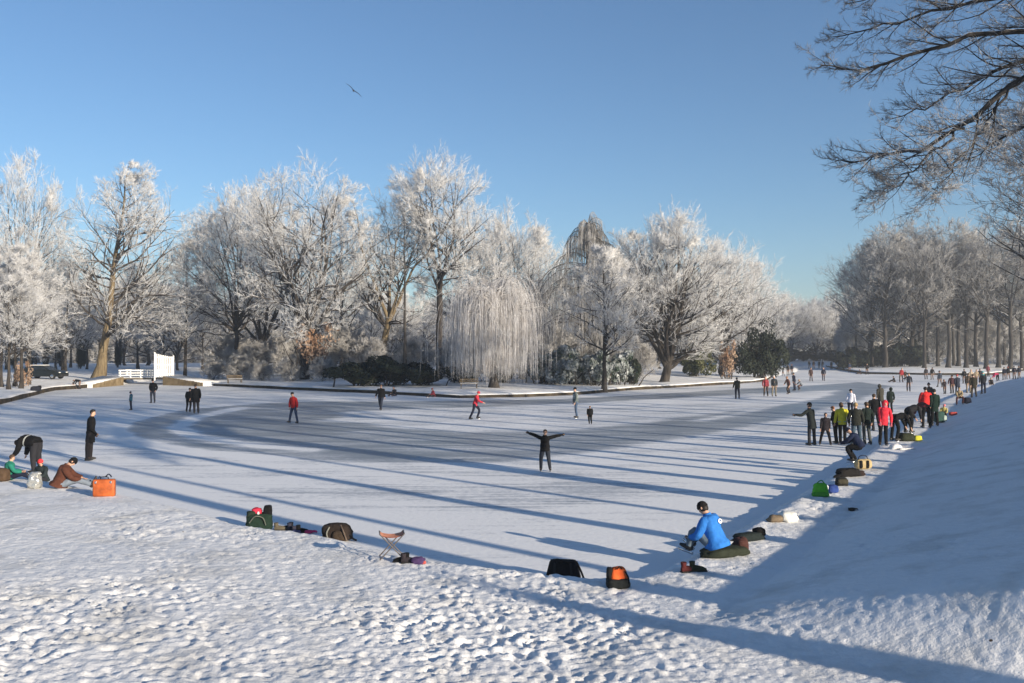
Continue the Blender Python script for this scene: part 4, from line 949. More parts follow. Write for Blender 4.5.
def limb(mb, pts, radii, k=9, n=9, mi=0, wr=.12, seed=0):
    C = curve(pts, n); r = np.interp(np.linspace(0, 1, n), np.linspace(0, 1, len(radii)), radii)
    T = nrm(np.gradient(C, axis=0)); ref = np.array([0, 0, 1.0]) if abs(unit(C[-1] - C[0])[2]) < .85 else np.array([0, 1.0, 0])
    U = nrm(np.cross(T, ref)); V = np.cross(T, U); loft(mb, C, U, V, r, r, k, mi, True, wr, seed, 2.0)
def blob(mb, c, r, Rm=None, mi=0, ico_=ICO2, fn=None):
    V, Fc = ico_; v = V * np.array(r)
    if fn is not None: v = fn(v)
    if Rm is not None: v = v @ np.array(Rm).T
    mb.add(v + np.array(c), Fc, mi)

def skin_mesh(verts, edges, rad, mat, sub=1):
    me = bpy.data.meshes.new('body'); me.from_pydata([tuple(v) for v in verts], edges, [])
    o = bpy.data.objects.new('tmp', me); COL.objects.link(o)
    sm = o.modifiers.new('s', 'SKIN'); sm.branch_smoothing = .4
    for k, r in enumerate(rad): me.skin_vertices[0].data[k].radius = (r, r) if not hasattr(r, '__len__') else r; me.skin_vertices[0].data[k].use_root = k == 0
    if sub: sb = o.modifiers.new('b', 'SUBSURF'); sb.levels = sub; sb.render_levels = sub
    dg = bpy.context.evaluated_depsgraph_get(); res = bpy.data.meshes.new_from_object(o.evaluated_get(dg))
    bpy.data.objects.remove(o); res.name = 'body'; res.materials.clear(); res.materials.append(mat)
    res.polygons.foreach_set('use_smooth', np.ones(len(res.polygons), bool)); return res

def pose(**k):
    d = dict(torso=(0, .03, 1), bend=None, head=(0, .1, 1), look=(0, 1, -.05), uaL=(-.25, .02, -1), faL=(-.05, .2, -1), uaR=(.25, .02, -1), faR=(.05, .2, -1),
             thL=(-.06, .06, -1), shL=(-.03, -.08, -1), thR=(.06, -.02, -1), shR=(.03, -.08, -1), ftL=(-.15, 1, 0), ftR=(.15, 1, 0), seat=None)
    d.update(k); return d
POSES = dict(
    stand=pose(),
    pockets=pose(uaL=(-.38, -.1, -1), faL=(.45, .5, -.8), uaR=(.38, -.1, -1), faR=(-.45, .5, -.8)),
    stride=pose(thL=(-.1, .38, -1), shL=(-.05, .1, -1), thR=(.1, -.30, -1), shR=(.06, -.45, -1), uaL=(-.3, -.3, -1), faL=(-.1, .2, -1), uaR=(.3, .3, -1), faR=(.1, .6, -.8), torso=(0, .12, 1)),
    skate=pose(torso=(0, .38, 1), head=(0, .25, 1), thL=(-.08, .62, -1), shL=(-.05, -.35, -1), thR=(.30, -.25, -1), shR=(.30, -.45, -1), uaL=(-.35, -.5, -1), faL=(.1, -.1, -1), uaR=(.4, .35, -1), faR=(-.4, .6, -.5)),
    straddle=pose(thL=(-.26, .05, -1), shL=(-.22, -.02, -1), thR=(.26, .02, -1), shR=(.22, -.05, -1)),
    spread=pose(thL=(-.16, .05, -1), shL=(-.16, -.10, -1), thR=(.14, .05, -1), shR=(.05, -.08, -1), uaL=(-1, .05, .16), faL=(-1, .1, .24), uaR=(1, .05, .06), faR=(1, .1, .30)),
    armL=pose(uaL=(-.75, .25, -.55), faL=(-.95, .25, .05)),
    armR=pose(uaR=(.75, .25, -.55), faR=(.95, .25, -.2)),
    armsout=pose(uaL=(-1, -.1, -.45), faL=(-1, .2, -.15), uaR=(.9, .1, -.6), faR=(.9, .3, -.3), thL=(-.14, .1, -1), thR=(.12, -.05, -1)),
    front=pose(uaL=(-.3, .2, -1), faL=(.35, 1, .05), uaR=(.3, .2, -1), faR=(-.35, 1, .05)),
    bend=pose(torso=(0, 1.0, .22), head=(0, 1, -.25), look=(0, .3, -1), uaL=(-.15, .5, -1), faL=(.05, .5, -1), uaR=(.15, .35, -1), faR=(0, .4, -1), thL=(-.12, -.02, -1), shL=(-.05, -.12, -1), thR=(.12, .12, -1), shR=(.05, -.18, -1)),
    bendlow=pose(torso=(0, 1.0, -.12), head=(0, 1, -.6), look=(0, .1, -1), uaL=(-.15, .35, -1), faL=(.05, .3, -1), uaR=(.15, .3, -1), faR=(0, .3, -1), thL=(-.15, .22, -1), shL=(-.05, -.25, -1), thR=(.15, .3, -1), shR=(.05, -.3, -1)),
    crouch=pose(torso=(0, .55, 1), head=(0, .5, .8), look=(0, .8, -.6), thL=(-.25, 1, -.05), shL=(0, -.42, -1), thR=(.25, 1, -.25), shR=(0, -.5, -1), uaL=(-.2, .7, -.8), faL=(.2, .8, -.5), uaR=(.2, .7, -.8), faR=(-.2, .8, -.5)),
    sit=pose(torso=(0, .25, 1), head=(0, .3, 1), look=(0, .9, -.45), thL=(-.2, 1, .30), shL=(-.05, .75, -1), thR=(.2, 1, .22), shR=(.05, .8, -1), uaL=(-.2, .5, -1), faL=(.15, .9, -.2), uaR=(.2, .5, -1), faR=(-.15, .9, -.2), seat=.10),
    sitlace=pose(torso=(0, .42, 1), head=(0, .62, .8), look=(0, .7, -.7), thL=(-.22, 1, .62), shL=(-.02, .25, -1), thR=(.26, 1, .50), shR=(.05, .62, -1), uaL=(-.15, .55, -.9), faL=(.15, .9, -.35), uaR=(.2, .6, -.9), faR=(-.15, .9, -.35), seat=.14),
    legout=pose(torso=(0, .48, 1), head=(0, .8, .6), look=(0, .7, -.8), thL=(-.15, 1, .18), shL=(-.02, 1, -.30), thR=(.12, 1, .28), shR=(.05, 1, -.5), uaL=(-.15, .7, -.8), faL=(.1, 1, -.35), uaR=(.15, .75, -.75), faR=(-.1, 1, -.4), seat=.11),
    kneel=pose(torso=(0, .4, 1), head=(0, .4, 1), look=(0, .8, -.5), thL=(-.1, .35, -1), shL=(-.05, -1, -.15), thR=(.12, .9, -.3), shR=(.05, -.15, -1), uaL=(-.2, .6, -.9), faL=(.2, .9, -.3), uaR=(.2, .6, -.9), faR=(-.2, .9, -.3)),
)
NP = [0]
def person(at, rz, H, pz, label, jacket, legs, head='hat', headcol=(.02, .02, .022), group=None, coat=0.08, feet='skate', bulk=1.0, detail=1, hood=False, extra=None, gloves=None, cat='person', flip=False):
    NP[0] += 1; sd = NP[0]; p = dict(POSES[pz]) if isinstance(pz, str) else dict(pz)
    if flip:
        q = dict(p)
        for k_ in ('ua', 'fa', 'th', 'sh', 'ft'):
            for a_, b_ in (('L', 'R'), ('R', 'L')): v = p[k_ + b_]; q[k_ + a_] = (-v[0], v[1], v[2])
        p = q
    s = H / 1.75; up = unit(p['torso']); R_ = unit(np.array([1.0, 0, 0]) - up * up[0]); fw = np.cross(up, R_)
    if isinstance(jacket, str): jacket = eval(jacket)
    foot_h = .12 if feet == 'skate' else .09
    hipw, shw = .095, .165 * (.6 + .4 * bulk)
    jr = np.random.default_rng(sd + 500)
    for k_ in ('torso', 'head', 'uaL', 'uaR', 'faL', 'faR', 'look'): p[k_] = np.array(p[k_], float) + jr.normal(0, .07 if k_ in ('torso',) else .13, 3)
    if p['seat'] is None:
        for k_ in ('thL', 'thR', 'shL', 'shR'): p[k_] = np.array(p[k_], float) + jr.normal(0, .05, 3)
    s = H / 1.75; up = unit(p['torso']); R_ = unit(np.array([1.0, 0, 0]) - up * up[0]); fw = np.cross(up, R_)
    pel = np.zeros(3)
    J = {}
    for S_, sg in (('L', -1), ('R', 1)):
        J['hip' + S_] = pel + np.array([sg * hipw, 0, -.03]); J['kn' + S_] = J['hip' + S_] + .43 * unit(p['th' + S_]); J['an' + S_] = J['kn' + S_] + .41 * unit(p['sh' + S_])
    if p['seat'] is not None: z0 = p['seat'] / s + .02
    else: z0 = foot_h - min(J['anL'][2], J['anR'][2])
    for k_ in list(J): J[k_] = J[k_] + np.array([0, 0, z0])
    pel = np.array([0, 0, z0])
    if p['seat'] is not None:                       # heels rest on the ground or the ice in front
        for S_ in 'LR':
            if J['an' + S_][2] < foot_h * .7: J['an' + S_][2] = foot_h * .8
    spine = [pel, pel + .5 * (np.array([0, 0, 1]) * .25 + up * .75) * .28, pel + up * .33, pel + up * .50]
    neck = pel + up * .51; hd = unit(p['head']); hc = neck + hd * .165 + fw * .015; look = unit(np.array(p['look']) - hd * np.dot(p['look'], hd)); hr = np.cross(look, hd)
    for S_, sg in (('L', -1), ('R', 1)):
        J['shd' + S_] = pel + up * .435 + R_ * sg * shw; J['el' + S_] = J['shd' + S_] + .285 * unit(p['ua' + S_]); J['wr' + S_] = J['el' + S_] + .25 * unit(p['fa' + S_])
    # body: one continuous skinned figure
    V, E, Rd = [], [], []
    def av(c, r, par=None):
        V.append(np.array(c) * s); Rd.append((r[0] * s, r[1] * s) if hasattr(r, '__len__') else r * s)
        if par is not None: E.append((par, len(V) - 1))
        return len(V) - 1
    i0 = av(pel, .10); i1 = av(spine[2], .11, i0); i2 = av(pel + up * .44, .09, i1); i3 = av(neck + up * .02, .05, i2)
    ih = av(hc - hd * .045 + look * .012, .070, i3); it = av(hc + hd * .05, .078, ih); av(hc + hd * .105, .045, it)
    if detail > 0: av(hc - hd * .015 + look * .098, .013, ih)
    hands = {}
    for S_, sg in (('L', -1), ('R', 1)):
        k0 = av(J['shd' + S_] - R_ * sg * .02, .05, i2); k1 = av(J['el' + S_], .038, k0); k2 = av(J['wr' + S_], .026, k1)
        d = unit(p['fa' + S_]); side = unit(np.cross(d, fw)) if abs(np.dot(d, fw)) < .9 else R_; nrmv = np.cross(side, d); hands[S_] = (J['wr' + S_], d, side, nrmv)
        k3 = av(J['wr' + S_] + d * .055, (.030, .018), k2); k4 = av(J['wr' + S_] + d * .085, (.034, .016), k3)
        if detail > 1 and gloves is None:
            for j, ln in enumerate((.062, .072, .068, .052)):
                b = J['wr' + S_] + d * .095 + side * (.027 - .018 * j); f1 = av(b, .009, k4); f2 = av(b + d * ln * .55 + nrmv * .008, .0085, f1); av(b + d * ln * .85 + nrmv * .028, .0075, f2)
            f1 = av(J['wr' + S_] + d * .05 + side * .035, .010, k3); f2 = av(J['wr' + S_] + d * .075 + side * .055 + nrmv * .012, .009, f1); av(J['wr' + S_] + d * .10 + side * .055 + nrmv * .025, .008, f2)
        else: av(J['wr' + S_] + d * .15 + nrmv * .02, (.026, .012), k4)
        l0 = av(J['hip' + S_], .085, i0); l1 = av(J['kn' + S_], .052, l0); l2 = av(J['an' + S_], .036, l1); av(J['an' + S_] + unit(p['ft' + S_]) * .13 - np.array([0, 0, .05]), .03, l2)
    x, y, z = at
    body = bpy.data.objects.new('person', skin_mesh(V, E, Rd, M['skin'], 1 if detail else 0)); COL.objects.link(body)
    body.location = (x, y, z); body.rotation_euler = (0, 0, rz); tag(body, label, cat, group)
    # jacket
    m = MB(); down = unit(np.array([0, 0, -1.0]) * .8 - up * .5) if p['seat'] is None else -up
    hem = [pel + down * coat * .999, pel + down * coat * .5] if coat > .14 else [pel + down * coat]
    C = curve(hem + [pel, pel + up * .14, pel + up * .30, pel + up * .42, pel + up * .49, pel + up * .535], 15)
    tq = np.linspace(0, 1, 15); b = bulk
    fl = .20 if coat > .2 else .175
    ra = np.interp(tq, [0, .25, .42, .62, .80, .92, 1], [fl * b, .178 * b, .162 * b, .178 * b, .172 * b, .098, .066])
    rb = np.interp(tq, [0, .25, .42, .62, .80, .92, 1], [.150 * b, .142 * b, .128 * b, .142 * b, .120 * b, .088, .070])
    if p['seat'] is not None: rb[:3] *= 1.25; ra[:3] *= 1.05
    loft(m, C, np.tile(R_, (15, 1)), np.tile(fw, (15, 1)), ra, rb, 16, 0, True, .13, sd)
    for S_, sg in (('L', -1), ('R', 1)):
        limb(m, [J['shd' + S_] - R_ * sg * .06 - up * .01, J['shd' + S_] + R_ * sg * .012, J['el' + S_], J['wr' + S_] - .02 * unit(p['fa' + S_])], [.060 * b, .074 * b, .064 * b, .050 * b], 10, 12, 0, .13, sd * 3 + sg)
    if hood is False:
        loft(m, [neck - up * .02, neck + up * .05 + fw * .005], [R_, R_], [fw, fw], [.085, .07], [.08, .072], 12, 0, False)
    else:
        blob(m, hc - hd * .01 - look * .012, (.118, .132, .15), np.stack([hr, look, hd], 1), 0, ICO2, lambda v: np.where((v[:, 1:2] > .075), v * np.array([[1, .62, 1]]), v))
    for v in range(len(m.v)): m.v[v] = m.v[v] * s
    m.build('jacket', cloth(jacket), body)
    # trousers
    m = MB()
    loft(m, [pel + up * .10, pel, pel + np.array([0, 0, -.09])], np.tile([1.0, 0, 0], (3, 1)), np.tile(unit(np.cross(up, [1, 0, 0])), (3, 1)), [.15 * b, .165 * b, .15 * b], [.115 * b, .125 * b, .11 * b], 14)
    for S_, sg in (('L', -1), ('R', 1)):
        limb(m, [J['hip' + S_] + np.array([0, 0, .04]), J['hip' + S_] + .08 * unit(p['th' + S_]), J['kn' + S_], J['an' + S_] + .01 * unit(p['sh' + S_])], [.085 * b, .098 * b, .070 * b, .062], 10, 13, 0, .12, sd * 5 + sg)
    for v in range(len(m.v)): m.v[v] = m.v[v] * s
    m.build('trousers', cloth(legs), body)
    # feet
    for S_, sg in (('L', -1), ('R', 1)):
        m = MB(); a = J['an' + S_]; ft = unit(p['ft' + S_]); sh_ = -unit(p['sh' + S_])
        if p['seat'] is not None: ft = unit(np.array([ft[0] * .5, .55, .75]))
        ft = unit(ft - sh_ * np.dot(ft, sh_) * (.0 if p['seat'] is None else 1)); si = unit(np.cross(ft, [0, 0, 1.0] if p['seat'] is None else sh_)); u2 = np.cross(si, ft)
        base = a - u2 * (.045)
        C = [base - ft * .075, base - ft * .04, base + ft * .05, base + ft * .13, base + ft * .185]
        loft(m, C, np.tile(si, (5, 1)), np.tile(u2, (5, 1)), [.034, .043, .046, .045, .028], [.04, .055, .052, .036, .022], 10)
        limb(m, [base + u2 * .01 - ft * .01, a + sh_ * .05, a + sh_ * .12], [.05, .052, .056], 9, 5, 0, 0)
        if feet == 'skate':
            Rm = np.stack([si, ft, u2], 1); mm = MB(); box(mm, (0, 0, 0), (.012, .31, .05), 1, Rm)
            m.add(mm.v[0] + base - u2 * .085 + ft * .05, mm.f[0], 1)
        for v in range(len(m.v)): m.v[v] = m.v[v] * s
        m.build('skate' if feet == 'skate' else 'boot', [M['boot'] if legs[2] < .2 or feet == 'skate' else M['boot_brown'], M['steel']], body)
    # head wear or hair
    Rm = np.stack([hr, look, hd], 1); m = MB()
    if head in ('hat', 'bobble'):
        blob(m, hc + hd * .052 - look * .006, (.094, .104, .092), Rm, 0, ICO2, lambda v: np.column_stack([v[:, 0], v[:, 1], np.maximum(v[:, 2], -.025)]))
        c0 = hc + hd * .034 - look * .006; loft(m, [c0 - hd * .016, c0 + hd * .016], [hr, hr], [look, look], [.097, .097], [.106, .105], 16)
        if head == 'bobble': blob(m, hc + hd * .158, (.03, .03, .03), Rm, 0, ICO1)
        m.v = [v * s for v in m.v]; m.build('hat', cloth(headcol), body)
        if detail > 1:
            h = MB(); blob(h, hc - look * .022 - hd * .01, (.086, .085, .085), Rm, 0, ICO2); h.v = [v * s for v in h.v]; h.build('hair', M['hair_dark'], body)
    elif head != 'none':
        long_ = .06 if head.endswith('long') else 0.0
        def hf(v):
            v = v.copy(); front = v[:, 1] > .035; low = v[:, 2] < .03
            v[front & low, 1] = .02 ; v[(v[:, 1] < .01) & (v[:, 2] < -.02), 2] *= 1 + long_ * 12; return v
        blob(m, hc + hd * .03 - look * .010, (.092, .106, .098), Rm, 0, ICO2, hf); m.v = [v * s for v in m.v]
        m.build('hair', M['hair_' + head.split('_')[1]], body)
    if detail > 1:
        for sg in (-1, 1):
            e = MB(); blob(e, hc + look * .079 + hr * sg * .03 + hd * .012, (.011, .006, .007), Rm, 0, ICO1); e.v = [v * s for v in e.v]; e.build('eye', M['eye'], body)
            e = MB(); blob(e, hc + hr * sg * .083 - hd * .01 - look * .005, (.010, .022, .032), Rm, 0, ICO1); e.v = [v * s for v in e.v]; e.build('ear', M['skin'], body)
    if gloves is not None:
        for S_ in 'LR':
            w, d, side, nv = hands[S_]; m = MB(); limb(m, [w - d * .03, w + d * .03, w + d * .09], [.045, .036, .036], 8, 5)
            for j, ln in enumerate((.062, .072, .068, .052)):
                b_ = w + d * .08 + side * (.030 - .020 * j); limb(m, [b_, b_ + d * ln * .6 + nv * .008, b_ + d * ln + nv * .03], [.014, .013, .011], 6, 4, 0, 0)
            b_ = w + d * .035 + side * .03; limb(m, [b_, b_ + d * .03 + side * .025, b_ + d * .065 + side * .028 + nv * .015], [.015, .014, .012], 6, 4, 0, 0)
            m.v = [v * s for v in m.v]; m.build('glove', cloth(gloves), body)
    if extra: extra(body, dict(s=s, neck=neck, up=up, fw=fw, R=R_, pel=pel, hc=hc, hd=hd, look=look, J=J, bulk=bulk))
    return body

def scarf(col):
    def f(body, k):
        m = MB(); n = 14; a = np.arange(n + 1) * 2 * math.pi / n; c = k['neck'] + k['up'] * .035
        P = c + .085 * np.cos(a)[:, None] * k['R'] + .085 * np.sin(a)[:, None] * k['fw']; T = nrm(np.gradient(P, axis=0)); U = np.tile(k['up'], (n + 1, 1)); B = np.cross(T, U)
        loft(m, P, U, B, np.full(n + 1, .045), np.full(n + 1, .025), 8, 0, False); m.v = [v * k['s'] for v in m.v]; m.build('scarf', cloth(col), body)
    return f
def chest_band(col, lo, hi, name='jacket_band'):
    """stripe of another colour round the jacket"""
    def f(body, k):
        m = MB(); C = [k['pel'] + k['up'] * lo, k['pel'] + k['up'] * hi]; b = k['bulk']
        loft(m, C, [k['R']] * 2, [k['fw']] * 2, [.2 * b] * 2, [.147 * b] * 2, 16, 0, False); m.v = [v * k['s'] for v in m.v]; m.build(name, cloth(col), body)
    return f
def many(*fs):
    def f(b, k):
        for q in fs: q(b, k)
    return f
def back_logo(body, k):
    m = MB(); a = np.linspace(0, 2 * math.pi, 17)[:-1]; c = k['pel'] + k['up'] * .36 - k['fw'] * .150 * k['bulk'] + k['R'] * .05
    for j, (r0, r1) in enumerate(((.062, .036),)):
        V = []
        for off in (0, .006):
            for r in (r0, r1):
                V += [c - k['fw'] * off + k['R'] * r * math.cos(t) * 1.15 + k['up'] * r * .75 * math.sin(t) for t in a]
        ii = np.arange(64).reshape(4, 16); n2 = lambda q: np.roll(q, -1)
        F_ = []
        for A_, B_ in ((2, 3), (0, 2), (3, 1), (1, 0)): F_ += list(np.stack([ii[A_], n2(ii[A_]), n2(ii[B_]), ii[B_]], -1))
        m.add(V, F_)
    bm_ = MB(); box(bm_, (0, 0, 0), (.10, .008, .03), 0, np.stack([k['R'], k['fw'], k['up']], 1)); m.add(bm_.v[0] + c - k['R'] * .0 - k['fw'] * .004 - k['up'] * .02, bm_.f[0])
    m.v = [v * k['s'] for v in m.v]; m.build('back_emblem', cloth((.8, .8, .82)), body)

BLK, NAVY, CHAR, OLIVE, DKGRN, JEAN, RED, BROWN = (.006, .006, .007), (.010, .013, .028), (.022, .022, .026), (.030, .028, .018), (.010, .018, .015), (.055, .085, .14), (.52, .03, .03), (.085, .032, .02)
R = math.radians
# facing: rz = 0 looks away from the viewer (+Y), 180 looks at the viewer, 90 looks left, -90 right
def P_(px, py, rz, H, pz, label, jacket, legs, **kw):
    x, y, z = G(px, py); return person((x, y, z), R(rz), H, pz, label, jacket, legs, **kw)
# ---- the group on the left bank
P_(91, 460, -75, 1.80, 'pockets', 'person in a long black coat standing alone on the ice behind the orange suitcase', BLK, (.016, .014, .016), head='hair_dark', coat=.34, feet='boot', detail=2, gloves=BLK)
P_(37, 472, 80, 1.72, 'bend', 'person in black jacket with pale stripe bending over the children at the left', BLK, CHAR, head='hair_brown', feet='boot', detail=2, extra=chest_band((.35, .36, .34), .24, .29), group='people at the left bank', bulk=1.4)
P_(9, 480, -60, 1.35, 'sit', 'child in green jacket with brown hair sitting on the snow at the far left', (.02, .17, .12), NAVY, head='hair_brown', feet='skate', detail=2, bulk=1.2, group='people at the left bank')
P_(44, 483, 165, 1.36, 'sit', 'child in dark jacket and bright red hat crouching behind the silver bag', (.02, .028, .03), CHAR, head='hat', headcol=(.75, .05, .06), detail=2, bulk=1.15, group='people at the left bank')
P_(60, 488, -68, 1.72, 'legout', 'person in brown leather jacket sitting and lacing skates beside the orange suitcase', BROWN, (.17, .20, .24), head='hat', headcol=BLK, detail=2, bulk=1.25, group='people at the left bank')
# ---- skaters on the open ice
P_(545, 471, 178, 1.33, 'spread', 'child in dark clothes with both arms spread wide in the middle of the ice', BLK, (.02, .024, .035), head='hair_brown', detail=2, gloves=BLK, bulk=1.15, coat=.12)
P_(294, 423, 150, 1.66, 'straddle', 'skater in bright red jacket and jeans in the left half of the ice', RED, (.05, .07, .12), head='hat', headcol=BLK, detail=1)
P_(475, 419, -95, 1.66, 'skate', 'skater in red jacket leaning forward in front of the willow', (.42, .03, .05), NAVY, head='hat', headcol=(.4, .03, .05), detail=1)
P_(576, 418, 100, 1.74, 'stand', 'skater in grey striped sweater, black hat and jeans near the small child', (.10, .12, .12), JEAN, head='hat', headcol=BLK, detail=1, extra=many(chest_band((.4, .45, .44), .18, .22), chest_band((.4, .45, .44), .27, .31), chest_band((.4, .45, .44), .36, .40)))
P_(590, 424, 175, .95, 'stand', 'small child in dark snowsuit standing right of the striped sweater skater', BLK, BLK, head='hair_brown', detail=1, bulk=1.3)
P_(381, 410, 170, 1.70, 'stride', 'skater all in black on the ice before the dark rhododendrons', BLK, (.02, .025, .04), head='hair_brown', detail=1, bulk=1.15)
P_(395, 396, 150, 1.55, 'sit', 'dark dressed person sitting on the island edging before the rhododendrons', CHAR, CHAR, head='hair_brown', detail=0)
P_(434, 397, 120, 1.45, 'sit', 'person in red jacket sitting on the island edge left of the willow', (.38, .05, .06), CHAR, head='hat', headcol=(.3, .04, .05), detail=0)
P_(153, 403, 175, 1.74, 'pockets', 'person in dark jacket standing on the ice in front of the white bridge', BLK, (.03, .035, .05), head='hat', headcol=BLK, detail=1, bulk=1.15)
P_(131, 410, 120, 1.2, 'armL', 'child in teal jacket holding an arm out left of the white bridge', (.03, .11, .15), NAVY, head='hat', headcol=NAVY, detail=1, bulk=1.1)
P_(189, 412, 0, 1.5, 'stand', 'shorter dark figure on the left of the couple under the bridge wall', BLK, BLK, head='hat', headcol=BLK, detail=1, coat=.2, bulk=1.15, group='couple near the bridge')
P_(196, 413.5, 20, 1.80, 'stand', 'taller dark figure on the right of the couple under the bridge wall', BLK, CHAR, head='hair_brown', detail=1, coat=.3, bulk=1.15, group='couple near the bridge')
P_(80, 389, 90, 1.5, 'bend', 'dark figure bending on the left shore near the car', BLK, CHAR, head='hat', headcol=BLK, detail=0, feet='boot')
P_(72, 388.5, -90, 1.2, 'sit', 'child in pale pink sitting on the left shore by the bending figure', (.5, .36, .36), CHAR, head='hair_brown', detail=0, feet='boot')
P_(737, 399, 0, 1.72, 'stand', 'lone dark olive dressed skater in front of the big dark yew', OLIVE, NAVY, head='hair_dark', detail=1, bulk=1.1)
# ---- far skaters
FAR = 'skaters far up the ice'
for a in [
    (765.7, 396.4, 170, 1.66, 'stand', 'skater in dark red jacket beside one in a white hat', (.26, .04, .05), BLK, dict(head='hair_dark')),
    (774, 396.4, 180, 1.74, 'stand', 'skater in dark jacket, tan trousers and white hat', (.03, .035, .04), (.17, .16, .12), dict(head='hat', headcol=(.75, .75, .75))),
    (788.5, 394, 100, 1.66, 'skate', 'brown jacketed skater leaning in the group before the far ice', (.13, .06, .045), BLK, dict(head='hair_red')),
    (794, 390.5, 60, 1.72, 'stand', 'navy jacketed skater behind the brown jacketed one', NAVY, NAVY, dict(head='hat', headcol=BLK, bulk=1.15)),
    (801.5, 390, 90, 1.4, 'crouch', 'grey jacketed figure crouching right of the brown jacketed skater', (.19, .21, .24), NAVY, dict(head='hair_blond')),
    (788, 375.5, 0, 1.72, 'stand', 'left one of a dark pair far off beside the yew', BLK, BLK, dict(head='hair_dark')),
    (791.7, 374.7, 0, 1.72, 'stand', 'right one of a dark pair far off beside the yew', NAVY, CHAR, dict(head='hat', headcol=NAVY)),
    (783, 375.7, 40, 1.05, 'stride', 'small child alone far off beside the yew', CHAR, CHAR, dict(head='hair_brown')),
    (811, 381.3, 180, 1.72, 'stand', 'dark brown dressed skater in mid distance left of one in navy', (.06, .035, .03), CHAR, dict(head='hair_brown', coat=.25)),
    (823.3, 380.8, 180, 1.70, 'stand', 'navy dressed skater in mid distance on the grey lane', NAVY, NAVY, dict(head='hair_dark')),
    (809.3, 368.4, 0, 1.70, 'stand', 'leftmost of the tiny figures at the far end', CHAR, CHAR, dict(head='hair_dark')),
    (813.5, 368.8, 0, 1.75, 'stand', 'second tiny figure from the left at the far end', BLK, NAVY, dict(head='hair_dark')),
    (819, 368.5, 0, 1.70, 'stand', 'third tiny figure from the left at the far end', CHAR, BLK, dict(head='hair_dark')),
    (822.2, 368.6, 0, 1.70, 'stand', 'fourth tiny figure from the left at the far end', NAVY, BLK, dict(head='hair_dark')),
    (831.3, 369.2, 20, 1.75, 'stand', 'tiny dark figure alone just left of the far timber edging', BLK, BLK, dict(head='hair_dark')),
    (838.6, 370.0, 20, 1.5, 'crouch', 'tiny figure crouching at the tip of the far timber edging', CHAR, BLK, dict(head='hair_dark')),
    (849.3, 372.4, 10, 1.78, 'stand', 'blue black figure standing before the far timber edging', (.025, .04, .08), NAVY, dict(head='hair_dark')),
    (861, 374.2, 90, 1.6, 'sit', 'figure sitting low on the far timber edging', CHAR, CHAR, dict(head='hair_dark')),
    (866.8, 374.6, 0, 1.80, 'pockets', 'dark figure standing at the bend of the far timber edging', BLK, BLK, dict(head='hair_dark')),
    (894.5, 382.3, 60, 1.5, 'sit', 'dark figure sitting on the far ice left of a red jacket', CHAR, BLK, dict(head='hair_dark')),
    (901, 382.2, 180, 1.76, 'stand', 'skater in dark red jacket standing beside a sitting figure', (.30, .03, .035), BLK, dict(head='hair_dark')),
    (905.4, 380.5, 0, 1.3, 'stand', 'small dark child between a red jacket and a dark skater', OLIVE, BLK, dict(head='hair_brown')),
    (908.5, 391.6, 160, 1.70, 'armR', 'dark skater holding an arm out to the right on the far ice', (.02, .024, .035), NAVY, dict(head='hair_dark')),
    (925.7, 379.3, 0, 1.6, 'stand', 'far dark skater left of another by the timber edging', CHAR, CHAR, dict(head='hair_dark')),
    (931.8, 379.8, 0, 1.65, 'stand', 'far dark skater with tan trousers by the timber edging', BLK, (.12, .10, .08), dict(head='hair_dark')),
    (939.8, 387, 10, 1.76, 'straddle', 'blue grey jacketed skater right of the red jacketed crowd', (.04, .05, .07), (.10, .11, .12), dict(head='hair_dark')),
]:
    P_(*a[:8], group=FAR, detail=0, **a[8])
